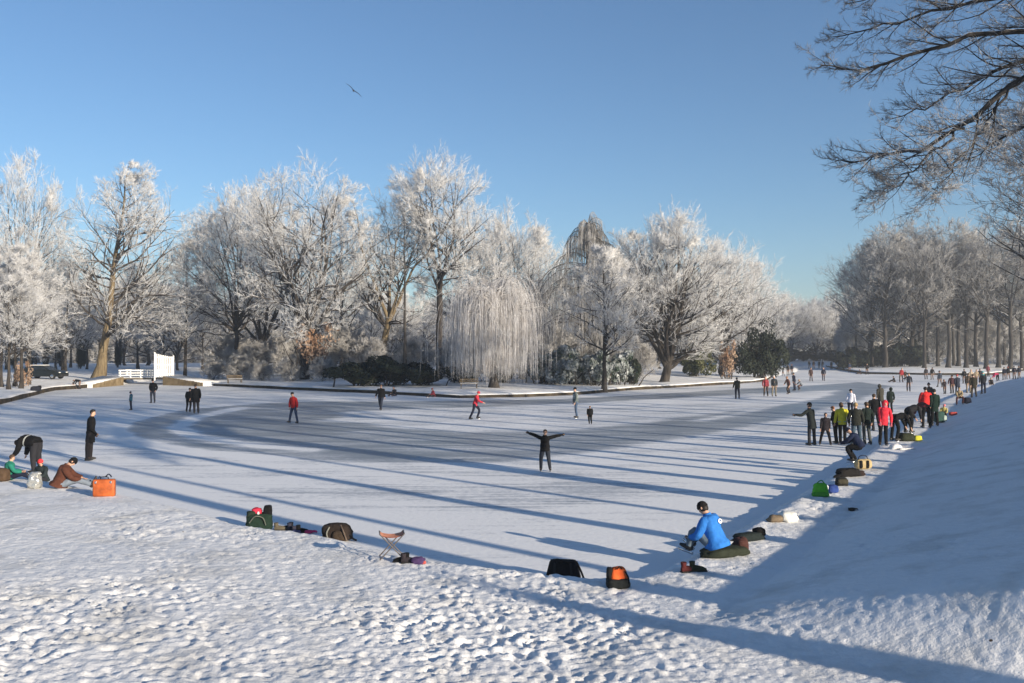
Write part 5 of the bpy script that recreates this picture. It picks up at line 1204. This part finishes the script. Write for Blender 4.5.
# ---- the crowd along the right bank
CR = 'crowd along the right bank'
for a in [
    (811.5, 445.5, 30, 1.74, 'armL', 'person in long dark coat and black hat pointing left, leftmost of the crowd', (.014, .018, .018), CHAR, dict(head='hat', headcol=BLK, coat=.30, detail=2, gloves=BLK)),
    (825, 445, 170, 1.32, 'straddle', 'child in dark jacket standing with legs apart beside the long coat', (.022, .018, .022), BLK, dict(head='hair_brown', coat=.18, detail=2, bulk=1.1)),
    (835, 443.5, 90, 1.55, 'front', 'auburn haired person in black facing left next to the yellow jacket', BLK, BLK, dict(head='hair_red', detail=1)),
    (842, 444.5, -20, 1.72, 'stand', 'person in yellow jacket and black trousers with brown hair', (.50, .46, .035), BLK, dict(head='hair_brown_long', coat=.14, detail=2, extra=chest_band((.22, .30, .26), -.03, .0))),
    (856, 446, -10, 1.74, 'stand', 'blond person in dark jacket and blue jeans with back turned', (.02, .022, .018), (.05, .08, .11), dict(head='hair_blond', detail=2, coat=.14, bulk=1.1)),
    (866, 444.5, 15, 1.74, 'stand', 'brown haired person in dark green jacket and grey trousers in the crowd', DKGRN, (.07, .08, .08), dict(head='hair_brown', detail=2, coat=.16)),
    (875, 431, 0, 1.78, 'stand', 'tall person in black jacket behind the red jacket with pink hood', BLK, CHAR, dict(head='hair_brown', detail=1, bulk=1.15)),
    (883, 445.5, 170, 1.70, 'stand', 'person in bright red jacket with pink hood up and black trousers', (.60, .03, .05), BLK, dict(head='none', hood=True, detail=2, coat=.18, gloves=(.5, .1, .14), extra=scarf((.62, .10, .16)))),
    (850, 416, -40, 1.62, 'stride', 'skater in white jacket and black hat beyond the crowd', (.66, .66, .74), NAVY, dict(head='hat', headcol=BLK, detail=1)),
    (880.5, 411.5, 10, 1.72, 'stand', 'hooded person in long olive coat behind the red jackets', (.05, .046, .036), CHAR, dict(head='none', hood=True, coat=.3, detail=1)),
    (890, 413, 10, 1.58, 'stand', 'hooded person in dark green coat, right of the olive coat', DKGRN, BLK, dict(head='none', hood=True, coat=.25, detail=1)),
    (894, 441, -75, 1.68, 'bend', 'person in black bending over to the right beside the pink hood', BLK, BLK, dict(head='hair_dark', detail=1)),
    (908, 433, -70, 1.74, 'bend', 'second person in black bending to the right, behind the first', (.016, .016, .02), BLK, dict(head='hair_dark', detail=1, bulk=1.1)),
    (926, 428, 5, 1.74, 'bend', 'person in dark red and black leaning down under the red jacket', (.10, .02, .025), BLK, dict(head='hair_dark', detail=1)),
    (925.5, 423.5, 0, 1.80, 'stand', 'person in bright red jacket with back turned above the bending people', (.62, .03, .03), BLK, dict(head='hair_dark', detail=1, bulk=1.2)),
    (934, 426, 5, 1.76, 'stand', 'person in long dark green coat right of the bright red back', (.008, .022, .016), BLK, dict(head='hair_dark', detail=1, coat=.28)),
    (929.5, 410, 10, 1.74, 'stand', 'person in pointed dark hat behind the bright red back', CHAR, CHAR, dict(head='bobble', headcol=BLK, detail=1)),
    (943.5, 416, 150, 1.25, 'sit', 'child with pink hat and yellow jacket sitting on the edge', (.42, .36, .12), BLK, dict(head='hat', headcol=(.75, .22, .24), detail=1)),
    (959, 405, 160, 1.5, 'crouch', 'person in tan jacket crouching in the middle of the right shore', (.34, .27, .17), (.06, .02, .025), dict(head='hair_blond', detail=1)),
    (944.5, 394, 0, 1.3, 'stand', 'dark child standing left of the navy coats', (.035, .025, .03), BLK, dict(head='hair_dark', detail=0)),
    (951.5, 393.5, 0, 1.66, 'stand', 'person in dark maroon jacket left of the red and white hat', (.06, .025, .03), BLK, dict(head='hair_dark', detail=0)),
    (957.5, 395.5, 0, 1.80, 'stand', 'tall person in navy coat with red hat', (.03, .035, .055), NAVY, dict(head='hat', headcol=(.45, .05, .06), detail=1, coat=.25)),
    (968, 393, 0, 1.70, 'stand', 'person in brown jacket with tan trousers right of the navy coat', (.06, .045, .035), (.20, .17, .12), dict(head='hair_brown', detail=0)),
    (973.5, 397.5, -10, 1.74, 'stand', 'person in long olive coat near the right end of the crowd', OLIVE, (.05, .04, .03), dict(head='hair_brown', detail=1, coat=.26)),
    (983, 394, 0, 1.76, 'stand', 'person in black with a teal hat and hood', (.018, .02, .025), NAVY, dict(head='hat', headcol=(.10, .34, .34), detail=1, extra=scarf((.10, .36, .36)))),
    (964, 383.5, 0, 1.7, 'stand', 'dark figure behind the navy coat', BLK, BLK, dict(head='hair_dark', detail=0)),
    (971, 384.2, 180, 1.7, 'stand', 'figure in beige jacket behind the brown jacket', (.42, .34, .25), CHAR, dict(head='hair_blond', detail=0)),
    (976, 383.5, 180, 1.65, 'stand', 'figure in pale tan coat behind the olive coat', (.36, .28, .19), CHAR, dict(head='hair_brown', detail=0)),
    (980, 382, 0, 1.65, 'stand', 'dark grey figure just left of the teal hat', CHAR, BLK, dict(head='hair_dark', detail=0)),
    (988, 376.5, 180, 1.75, 'stand', 'person in dark red standing in front of the wood', (.16, .04, .05), BLK, dict(head='hair_dark', detail=0)),
    (990.5, 384.8, 160, 1.5, 'sit', 'dark figure sitting on the edge left of the crimson jacket', BLK, BLK, dict(head='hair_dark', detail=0)),
    (997.5, 381.5, 90, 1.65, 'bend', 'person in crimson jacket bending at the right end of the shore', (.45, .04, .10), BLK, dict(head='hat', headcol=(.35, .04, .07), detail=0, bulk=1.2)),
    (1004, 380.2, 0, 1.72, 'stand', 'dark figure right of the crimson jacket', NAVY, CHAR, dict(head='hair_dark', detail=0)),
    (1008, 380, 0, 1.75, 'stand', 'dark figure with red hat at the right end', BLK, (.12, .10, .09), dict(head='hat', headcol=(.4, .05, .06), detail=0)),
    (1014, 379.2, 0, 1.7, 'stand', 'dark blue figure second from the right photo edge', NAVY, CHAR, dict(head='hair_dark', detail=0)),
    (1019, 378.8, 0, 1.68, 'stand', 'dark figure closest to the right photo edge', (.02, .02, .03), (.09, .07, .06), dict(head='hair_dark', detail=0)),
]:
    P_(*a[:8], group=CR, **a[8])
P_(860, 463, 60, 1.55, 'crouch', 'person in navy jacket huddled on the edge behind a tan bag', (.012, .018, .045), BLK, head='hat', headcol=NAVY, detail=1, bulk=1.2, group=CR)
x, y, z = G(716, 556)
blue = person((x, y, z + .08), R(50), 1.66, 'sitlace', 'person in bright blue jacket, black hat and jeans sitting on the edge lacing skates', (.03, .17, .52), (.12, .16, .20), head='hat', headcol=(.012, .011, .012), detail=2, bulk=1.25, extra=back_logo, coat=.10)

# ------------------------------------------------------------------ bags, shoes and other belongings
def soft(mb, c, s, p=3.2, taper=.85, noise=.06, seed=0, mi=0, Rm=None, sag=0.0, ico_=ICO3):
    """soft bag body: rounded box that slumps a little"""
    V, Fc = ico_; q = np.sign(V) * np.abs(V) ** (1.0); p = p * 1.7; n_ = (np.abs(V) ** p).sum(1) ** (1 / p); q = V / n_[:, None]
    t = (q[:, 2] + 1) / 2; q = q.copy(); q[:, 0] *= 1 + (taper - 1) * t; q[:, 1] *= 1 + (taper - 1) * t
    d = (fbm(V * 2.3 + seed * 7.1, seed, 3) - .44) * noise * 4 + (np.abs(fbm(V * 3.1 + seed * 3.3, seed + 9, 3) - .44) - .1) * noise * 1.6; d = d + (np.abs(fbm(V * 6.0 + seed * 1.7, seed + 31, 2) - .36) - .09) * noise * 1.2; q = q * (1 + d)[:, None]
    q[:, 2] -= sag * np.exp(-(q[:, 0] ** 2) * 3) * (q[:, 2] > 0)
    v = q * np.array(s) / 2
    if Rm is not None: v = v @ np.array(Rm).T
    mb.add(v + np.array(c), Fc, mi)
def bag_root(px, py, rz, name, label, cat, dz=0.0, group=None):
    x, y, z = G(px, py); return empty(name, (x, y, z + dz), R(rz), label, cat, group)
def strap(parent, pts, r=.012, col=BLK, name='strap', n=14):
    m = MB(); limb(m, pts, [r, r], 6, n, 0, 0); return m.build(name, cloth(col), parent)
# orange suitcase
t = bag_root(105, 496, 8, 'suitcase', 'orange suitcase with dark handle standing upright at the left bank', 'suitcase')
orange = nmat('orange_leatherette', (.42, .095, .022), .5, .35, var=.25, bump=.2)
m = MB(); bevel_box(m, (0, 0, .25), (.58, .22, .50), .045); m.build('body', orange, t); t.scale = (.90, .90, .86)
m = MB(); bevel_box(m, (0, 0, .25), (.592, .03, .512), .01); m.build('rim', M['boot_brown'], t)
strap(t, [(-.10, 0, .50), (-.09, 0, .56), (.09, 0, .56), (.10, 0, .50)], .014, BLK, 'handle')
strap(t, [(.02, .03, .56), (.10, .02, .64), (.16, .02, .60), (.18, .02, .55)], .018, NAVY, 'scarf_end')
for sx in (-.2, .2):
    m = MB(); bevel_box(m, (sx, -.115, .42), (.05, .02, .07), .006); m.build('clasp', M['steel'], t)
# silver bag
t = bag_root(35, 488, 0, 'plastic_bag', 'crumpled silver plastic bag in front of the red hatted child', 'bag'); t.scale = (.8, .8, .8)
silver = nmat('silver_plastic', (.55, .55, .52), .25, .5, metal=.6, bump=1.0, bscale=16)
m = MB(); soft(m, (0, 0, .22), (.46, .30, .46), 2.0, .8, .30, 3); m.build('body', silver, t); m = MB(); soft(m, (.05, 0, .46), (.30, .14, .16), 1.6, 1.3, .4, 4); m.build('bag_mouth', silver, t)
t = bag_root(1, 481, 0, 'rucksack', 'brown rucksack lying at the left photo edge beside the green jacket', 'bag')
m = MB(); soft(m, (0, 0, .18), (.5, .34, .36), 3, .8, .08, 5); m.build('body', cloth((.08, .05, .03)), t); strap(t, [(-.1, -.15, .1), (-.05, -.2, .25), (.0, -.12, .33)])
# open green-black bag with red and white things
t = bag_root(260, 530, 12, 'open_bag', 'open black and dark green bag with a red cloth sticking out', 'bag')
m = MB(); soft(m, (0, 0, .19), (.56, .34, .38), 3.4, .95, .07, 6); m.build('body', cloth((.012, .026, .018)), t)
m = MB(); soft(m, (.17, .02, .40), (.20, .30, .26), 3.0, .85, .06, 7); m.build('raised_flap', cloth(BLK), t)
m = MB(); soft(m, (-.06, .0, .42), (.24, .2, .14), 2.2, .8, .2, 8); m.build('red_cloth', cloth((.45, .03, .06)), t)
m = MB(); soft(m, (-.02, -.10, .36), (.05, .05, .13), 2.2, .8, .1, 9); m.build('white_bottle', M['white_paint'], t)
m = MB(); soft(m, (-.16, -.03, .36), (.24, .24, .14), 2.4, .8, .15, 10); m.build('side_pocket', cloth((.02, .03, .02)), t)
strap(t, [(-.2, -.17, .2), (-.08, -.22, .34), (.08, -.2, .30), (.14, -.18, .14)], .014, (.10, .11, .09))
# scattered shoes and gloves
def shoe(px, py, rz, col, label, name='shoe', group='shoes left on the bank', L=.29):
    t = bag_root(px, py, rz, name, label, 'shoe', 0, group); m = MB()
    C = [(-.13, 0, .05), (-.09, 0, .06), (0, 0, .055), (.09, 0, .045), (.15, 0, .03)]
    loft(m, C, np.tile([0, 1.0, 0], (5, 1)), np.tile([0, 0, 1.0], (5, 1)), [.03, .042, .045, .044, .02], [.045, .055, .05, .038, .02], 10)
    limb(m, [(-.085, 0, .08), (-.088, 0, .13), (-.09, 0, .17)], [.045, .046, .05], 9, 4, 0, .1); m.build('upper', cloth(col), t)
    m = MB(); bevel_box(m, (.01, 0, .012), (.30, .09, .024), .01); m.build('sole', M['black_rubber'], t)
shoe(281, 530, 15, (.10, .085, .06), 'tan shoe lying just right of the open bag'); shoe(288, 529.5, 160, BLK, 'black shoe standing among the things between the two bags')
shoe(294, 530, 30, (.03, .03, .045), 'dark blue shoe beside the pink gloves'); shoe(303, 532.5, 5, BLK, 'flat black shoe right of the pink gloves')
def glove(px, py, rz, col, label):
    t = bag_root(px, py, rz, 'glove', label, 'glove'); m = MB(); soft(m, (0, 0, .035), (.17, .11, .07), 2.4, .9, .1, 3); m.build('palm', cloth(col), t)
    for j in range(4):
        f = MB(); limb(f, [(.07, -.04 + .027 * j, .035), (.13, -.045 + .03 * j, .04), (.175, -.045 + .03 * j, .025)], [.018, .017, .014], 7, 5, 0, 0); f.build('finger', cloth(col), t)
    f = MB(); limb(f, [(-.02, .05, .035), (.03, .09, .04), (.07, .105, .03)], [.02, .018, .015], 7, 5, 0, 0); f.build('thumb', cloth(col), t)
glove(309, 533, 20, (.62, .05, .14), 'pink glove on the snow between the two left bags'); glove(298.5, 532.5, 120, (.10, .10, .2), 'purple glove on the snow next to the dark blue shoe')
# brown-black backpack
t = bag_root(338, 540, -8, 'backpack', 'brown and black backpack lying on its side left of the folding stool', 'backpack')
m = MB(); soft(m, (0, 0, .17), (.60, .36, .35), 3.0, .82, .09, 12); m.build('body', cloth((.028, .02, .016)), t)
m = MB(); soft(m, (.08, -.14, .13), (.28, .16, .22), 3.0, .85, .08, 13); m.build('front_pocket', cloth((.05, .035, .024)), t)
m = MB(); soft(m, (-.20, -.02, .22), (.24, .32, .22), 2.6, .8, .1, 14); m.build('lid', cloth((.02, .016, .014)), t)
strap(t, [(-.12, -.15, .30), (-.16, -.21, .18), (-.12, -.20, .04)], .016, (.16, .16, .14)); strap(t, [(.1, -.1, .33), (.2, -.22, .22), (.26, -.2, .04)], .016, (.12, .09, .07)); strap(t, [(.26, -.04, .12), (.36, -.06, .05), (.42, -.05, .025)], .02, BLK)
# folding stool
t = bag_root(392, 560, 10, 'folding_stool', 'folding stool with faded orange cloth seat and crossed metal legs', 'stool', .05)
m = MB(); g = np.linspace(-1, 1, 9); X, Y = np.meshgrid(g, g, indexing='ij'); Z_ = .43 - .045 * (1 - X ** 2) ; V = np.stack([X * .21, Y * .15, Z_], -1).reshape(-1, 3); ii = np.arange(81).reshape(9, 9)
q = np.stack([ii[:-1, :-1], ii[1:, :-1], ii[1:, 1:], ii[:-1, 1:]], -1).reshape(-1, 4); m.add(V, q); m.add(V - [0, 0, .012], q[:, ::-1]); m.build('seat', cloth((.62, .26, .16)), t)
dark = nmat('stool_metal', (.10, .085, .08), .5, .4)
for sy in (-.16, .16):
    for sx in (-1, 1):
        m = MB(); limb(m, [(sx * .21, sy, .44), (0, sy + .004 * sx, .22), (-sx * .21, sy, 0)], [.011, .011], 7, 5, 0, 0); m.build('leg', dark, t)
for sx in (-1, 1):
    m = MB(); limb(m, [(sx * .21, -.16, .44), (sx * .21, 0, .44), (sx * .21, .16, .44)], [.011, .011], 7, 4, 0, 0); m.build('top_bar', dark, t)
    m = MB(); limb(m, [(sx * .20, -.16, .02), (sx * .20, 0, .02), (sx * .20, .16, .02)], [.010, .010], 7, 4, 0, 0); m.build('foot_bar', dark, t)
shoe(402, 562, 170, BLK, 'black shoe at the foot of the folding stool'); shoe(409, 562.5, 10, (.03, .025, .03), 'dark shoe between the stool and a purple cloth')
t = bag_root(418, 563, 0, 'cloth_bundle', 'purple cloth bundle on the snow right of the folding stool', 'cloth'); m = MB(); soft(m, (0, 0, .05), (.26, .18, .13), 2.4, .8, .2, 21); m.build('folds', cloth((.06, .035, .10)), t)
m = MB(); soft(m, (.10, -.04, .03), (.10, .07, .05), 2.4, .8, .2, 22); m.build('red_corner', cloth((.4, .08, .07)), t)
# black bag
t = bag_root(563, 580, -6, 'holdall', 'big black holdall with flat top on the snow left of the orange backpack', 'bag')
m = MB(); bevel_box(m, (0, 0, .175), (.62, .36, .35), .06, taper=(.72, .7)); V = m.v[-1]; V += (fbm(V * 6, 3, 2)[:, None] - .4) * .02; m.build('body', cloth((.009, .009, .010)), t)
m = MB(); limb(m, [(-.21, -.02, .352), (0, -.02, .345), (.21, -.02, .352)], [.01, .01], 6, 8, 0, 0); m.build('zip', M['black_rubber'], t)
strap(t, [(-.12, -.13, .33), (-.10, -.17, .40), (.0, -.15, .37), (.12, -.13, .33)], .012, BLK, 'handle'); strap(t, [(.22, 0, .33), (.30, -.05, .18), (.36, -.06, .03)], .018, BLK)
for sx in (-.16, .16):
    m = MB(); m.add([(sx - .02, -.183, .0), (sx + .02, -.183, .0), (sx * .8 + .02, -.14, .33), (sx * .8 - .02, -.14, .33), (sx - .02, -.172, .0), (sx + .02, -.172, .0), (sx * .8 + .02, -.13, .33), (sx * .8 - .02, -.13, .33)], [[0, 1, 2, 3], [0, 3, 7, 4], [1, 5, 6, 2], [3, 2, 6, 7]]); m.build('webbing', M['black_rubber'], t)
# orange backpack
t = bag_root(618, 586, 5, 'backpack', 'orange and black backpack standing at the corner of the ice', 'backpack'); t.scale = (.86, .86, .76)
m = MB(); soft(m, (.0, 0, .24), (.34, .26, .34), 2.8, .72, .06, 31); m.build('body', cloth((.70, .12, .03)), t)
m = MB(); soft(m, (.0, -.01, .09), (.44, .34, .20), 3.4, .9, .08, 32); m.build('base_pocket', cloth((.012, .014, .014)), t)
m = MB(); soft(m, (-.15, .02, .27), (.12, .22, .24), 2.6, .8, .08, 33); m.build('side_pocket', cloth((.015, .014, .014)), t)
strap(t, [(.10, -.12, .34), (.15, -.15, .22), (.16, -.16, .1)], .015, BLK); strap(t, [(-.05, -.11, .38), (0, -.10, .43), (.05, -.11, .38)], .010, BLK, 'grab_loop')
# belongings along the right edge
t = bag_root(723, 555, 25, 'sitting_mat', 'dark green bag used as a seat under the blue jacket', 'bag'); m = MB(); soft(m, (.02, 0, .07), (.95, .42, .17), 3.2, .92, .12, 41); m.build('body', cloth((.025, .03, .02)), t)
m = MB(); soft(m, (.42, .05, .15), (.26, .30, .24), 2.6, .8, .15, 42); m.build('red_brown_flap', cloth((.07, .03, .025)), t)
shoe(688, 571.5, 20, (.09, .02, .02), 'dark red boot lying on the snow in front of the blue jacket'); shoe(697, 571, 5, (.03, .035, .02), 'dark boot beside the dark red boot')
t = bag_root(747, 540, 28, 'folded_jacket', 'long black jacket lying folded on the edge behind the blue jacket', 'jacket'); m = MB(); soft(m, (0, 0, .07), (.72, .28, .16), 2.6, .85, .15, 43); m.build('folds', cloth((.014, .02, .02)), t)
m = MB(); soft(m, (.30, .02, .13), (.24, .24, .18), 2.4, .8, .12, 44); m.build('hood', cloth(BLK), t)
t = bag_root(783, 521, 10, 'plastic_bag', 'white plastic bag with brown things inside on the right edge', 'bag'); m = MB(); soft(m, (.1, 0, .10), (.42, .34, .22), 2.4, .7, .2, 45); m.build('body', nmat('white_plastic', (.66, .66, .62), .35, .4, bump=.8, bscale=12), t)
m = MB(); soft(m, (-.22, -.05, .07), (.34, .26, .15), 2.4, .8, .2, 46); m.build('contents', cloth((.17, .13, .09)), t)
t = bag_root(820, 496, 0, 'shoulder_bag', 'bright green bag on the right edge with a black shoe beside it', 'bag'); m = MB(); soft(m, (0, 0, .16), (.42, .26, .34), 3.0, .7, .06, 47); m.build('body', cloth((.10, .42, .03)), t); m = MB(); soft(m, (-.02, -.08, .06), (.42, .18, .12), 3.0, .9, .08, 48); m.build('lower_band', cloth((.06, .28, .03)), t)
strap(t, [(-.14, 0, .28), (0, -.05, .40), (.12, 0, .28)], .014, (.06, .25, .03))
shoe(813.5, 495, 80, BLK, 'black shoe left of the bright green bag')
t = bag_root(830, 492.5, 0, 'folded_jacket', 'small blue and white jacket heap right of the bright green bag', 'jacket'); m = MB(); soft(m, (.05, 0, .1), (.30, .26, .2), 2.4, .8, .15, 49); m.build('folds', cloth((.03, .06, .22)), t); m = MB(); soft(m, (-.12, -.02, .12), (.14, .16, .14), 2.4, .8, .15, 50); m.build('white_lining', cloth((.7, .72, .78)), t)
t = bag_root(841, 485.5, 0, 'satchel', 'small black satchel farther along the right edge', 'bag'); m = MB(); soft(m, (0, 0, .11), (.34, .24, .22), 3.2, .85, .08, 51); m.build('body', cloth((.02, .02, .017)), t); m = MB(); soft(m, (0, -.1, .13), (.3, .07, .12), 3, .9, .08, 52); m.build('flap', cloth((.05, .045, .03)), t)
t = bag_root(848, 476.5, 20, 'holdall', 'long black holdall lying on the right edge before the tan bag', 'bag'); m = MB(); soft(m, (0, 0, .12), (.80, .32, .24), 2.8, .85, .12, 53); m.build('body', cloth((.012, .011, .011)), t); m = MB(); soft(m, (.42, .04, .08), (.3, .26, .16), 2.6, .8, .12, 54); m.build('end_pocket', cloth((.03, .02, .018)), t); strap(t, [(-.2, -.1, .2), (0, -.16, .27), (.2, -.1, .2)], .014)
shoe(838, 477.5, 190, BLK, 'black boot left of the long black holdall')
t = bag_root(862.5, 469, 8, 'handbag', 'tan and black striped handbag in front of the huddled navy jacket', 'bag'); m = MB(); soft(m, (0, 0, .16), (.52, .28, .30), 3.0, .9, .06, 55); m.build('body', cloth((.42, .32, .17)), t)
for sx in (-.13, .08): 
    m = MB(); soft(m, (sx, -.12, .16), (.10, .07, .24), 3, .9, .06, 56); m.build('black_stripe', cloth(BLK), t)
strap(t, [(-.16, 0, .28), (-.1, 0, .40), (.1, 0, .40), (.16, 0, .28)], .012, BLK, 'handle')
t = bag_root(895, 449, 15, 'plastic_bag', 'crumpled white bag and paper on the snow below the pink hood', 'bag'); m = MB(); soft(m, (0, 0, .09), (.5, .34, .2), 2.2, .7, .25, 57); m.build('body', nmat('white_paper', (.6, .6, .62), .5, .3, bump=.8), t); m = MB(); soft(m, (.3, -.25, .03), (.7, .16, .06), 3, .9, .15, 58); m.build('white_skate_cover', cloth((.6, .6, .6)), t)
t = bag_root(909, 441, 0, 'shoulder_bag', 'dark bag with a bright yellow pocket under the bending people', 'bag'); m = MB(); soft(m, (-.12, 0, .16), (.6, .4, .32), 2.8, .85, .1, 59); m.build('body', cloth((.03, .035, .02)), t); m = MB(); soft(m, (.30, -.05, .12), (.34, .3, .22), 2.6, .8, .1, 60); m.build('yellow_pocket', cloth((.55, .52, .05)), t)
t = bag_root(939, 422.5, 10, 'backpack', 'dark teal backpack on the edge between green coat and pink hat', 'backpack'); m = MB(); soft(m, (0, 0, .28), (.55, .4, .55), 2.8, .8, .08, 61); m.build('body', cloth((.03, .07, .06)), t); m = MB(); soft(m, (.2, -.14, .22), (.2, .14, .3), 2.6, .8, .08, 62); m.build('pale_pocket', cloth((.35, .42, .38)), t)
t = bag_root(953, 415.5, 0, 'cloth_bundle', 'small red cloth bundle on the snow right of the pink hat', 'cloth'); m = MB(); soft(m, (0, 0, .1), (.5, .3, .2), 2.4, .8, .15, 63); m.build('folds', cloth((.5, .08, .07)), t)
t = bag_root(967, 403.5, 0, 'satchel', 'small dark satchel on the ice edge right of the tan jacket', 'bag'); m = MB(); soft(m, (0, 0, .2), (.5, .4, .4), 2.8, .85, .08, 64); m.build('body', cloth(NAVY), t)
glove(851, 510.5, 40, (.012, .02, .02), 'dark glove lost on the slope of the right bank')
t = bag_root(36, 391, 20, 'duffel_bag', 'dark bag lying on the snowy left shore before the car', 'bag'); m = MB(); soft(m, (0, 0, .22), (.95, .45, .42), 2.8, .8, .1, 65); m.build('body', cloth((.02, .022, .03)), t); m = MB(); soft(m, (.3, 0, .36), (.34, .34, .26), 2.4, .8, .12, 66); m.build('top_pocket', cloth(BLK), t)
# benches on the island
def bench(px, d, rz, label):
    t = empty('park_bench', spot(px, d), R(rz), label, 'bench', 'benches on the island')
    for k in range(3):
        m = MB(); bevel_box(m, (0, -.16 + k * .15, .44), (1.7, .12, .045), .01); m.build('seat_slat', M['timber'], t, False)
    for k in range(2):
        m = MB(); bevel_box(m, (0, .24 + .03 * k, .64 + k * .17), (1.7, .04, .13), .01); m.build('back_slat', M['timber'], t, False)
    for sx in (-.7, .7):
        m = MB(); bevel_box(m, (sx, -.14, .21), (.07, .07, .42), .01); m.build('leg', M['timber'], t, False)
        m = MB(); bevel_box(m, (sx, .29, .42), (.07, .06, .84), .01); m.build('leg', M['timber'], t, False)
        m = MB(); bevel_box(m, (sx, .05, .395), (.06, .45, .05), .01); m.build('bearer', M['timber'], t, False)
    m = MB(); bevel_box(m, (0, 0, .485), (1.6, .4, .04), .018); m.build('snow_cover', M['snow'], t)
bench(469, 80.5, 5, 'dark wooden bench under the willow, left of its trunk'); bench(235, 98, 30, 'dark wooden bench at the left end of the island bushes')
# bird
def bird():
    c = at_px(353, 90, 60); t = empty('bird', c, R(40), 'dark bird gliding alone high in the sky', 'bird')
    m = MB(); limb(m, [(0, .26, 0), (0, .16, .01), (0, 0, 0), (0, -.16, .0), (0, -.3, .01)], [.012, .045, .065, .045, .02], 9, 12, 0, 0); m.build('body', cloth((.10, .10, .11)), t)
    for sg in (-1, 1):
        w = MB(); xs = np.array([0, .18, .36, .52, .64]); le = np.array([.09, .12, .09, .0, -.12]); te = np.array([-.10, -.10, -.08, -.11, -.15]); zz = np.array([.02, .07, .09, .06, .02]); V = []
        for o in (.012, -.012): V += [(sg * x, l, z + o) for x, l, z in zip(xs, le, zz)] + [(sg * x, e, z) for x, e, z in zip(xs, te, zz)]
        ii = np.arange(20).reshape(4, 5); q = []
        for a_, b_ in ((0, 1), (2, 3), (0, 2)): q += [[ii[a_, k], ii[a_, k + 1], ii[b_, k + 1], ii[b_, k]] for k in range(4)]
        w.add(V, q); o = w.build('wing', cloth((.09, .09, .10)), t); 
    f = MB(); f.add([(-.03, -.26, .01), (.03, -.26, .01), (.08, -.44, .0), (-.08, -.44, .0), (-.03, -.26, -.005), (.03, -.26, -.005), (.08, -.44, -.012), (-.08, -.44, -.012)], [[0, 1, 2, 3], [4, 7, 6, 5], [0, 4, 5, 1], [2, 6, 7, 3], [1, 5, 6, 2], [3, 7, 4, 0]]); f.build('tail', cloth((.08, .08, .09)), t)
    t.rotation_euler = (R(10), R(38), R(20))
bird()
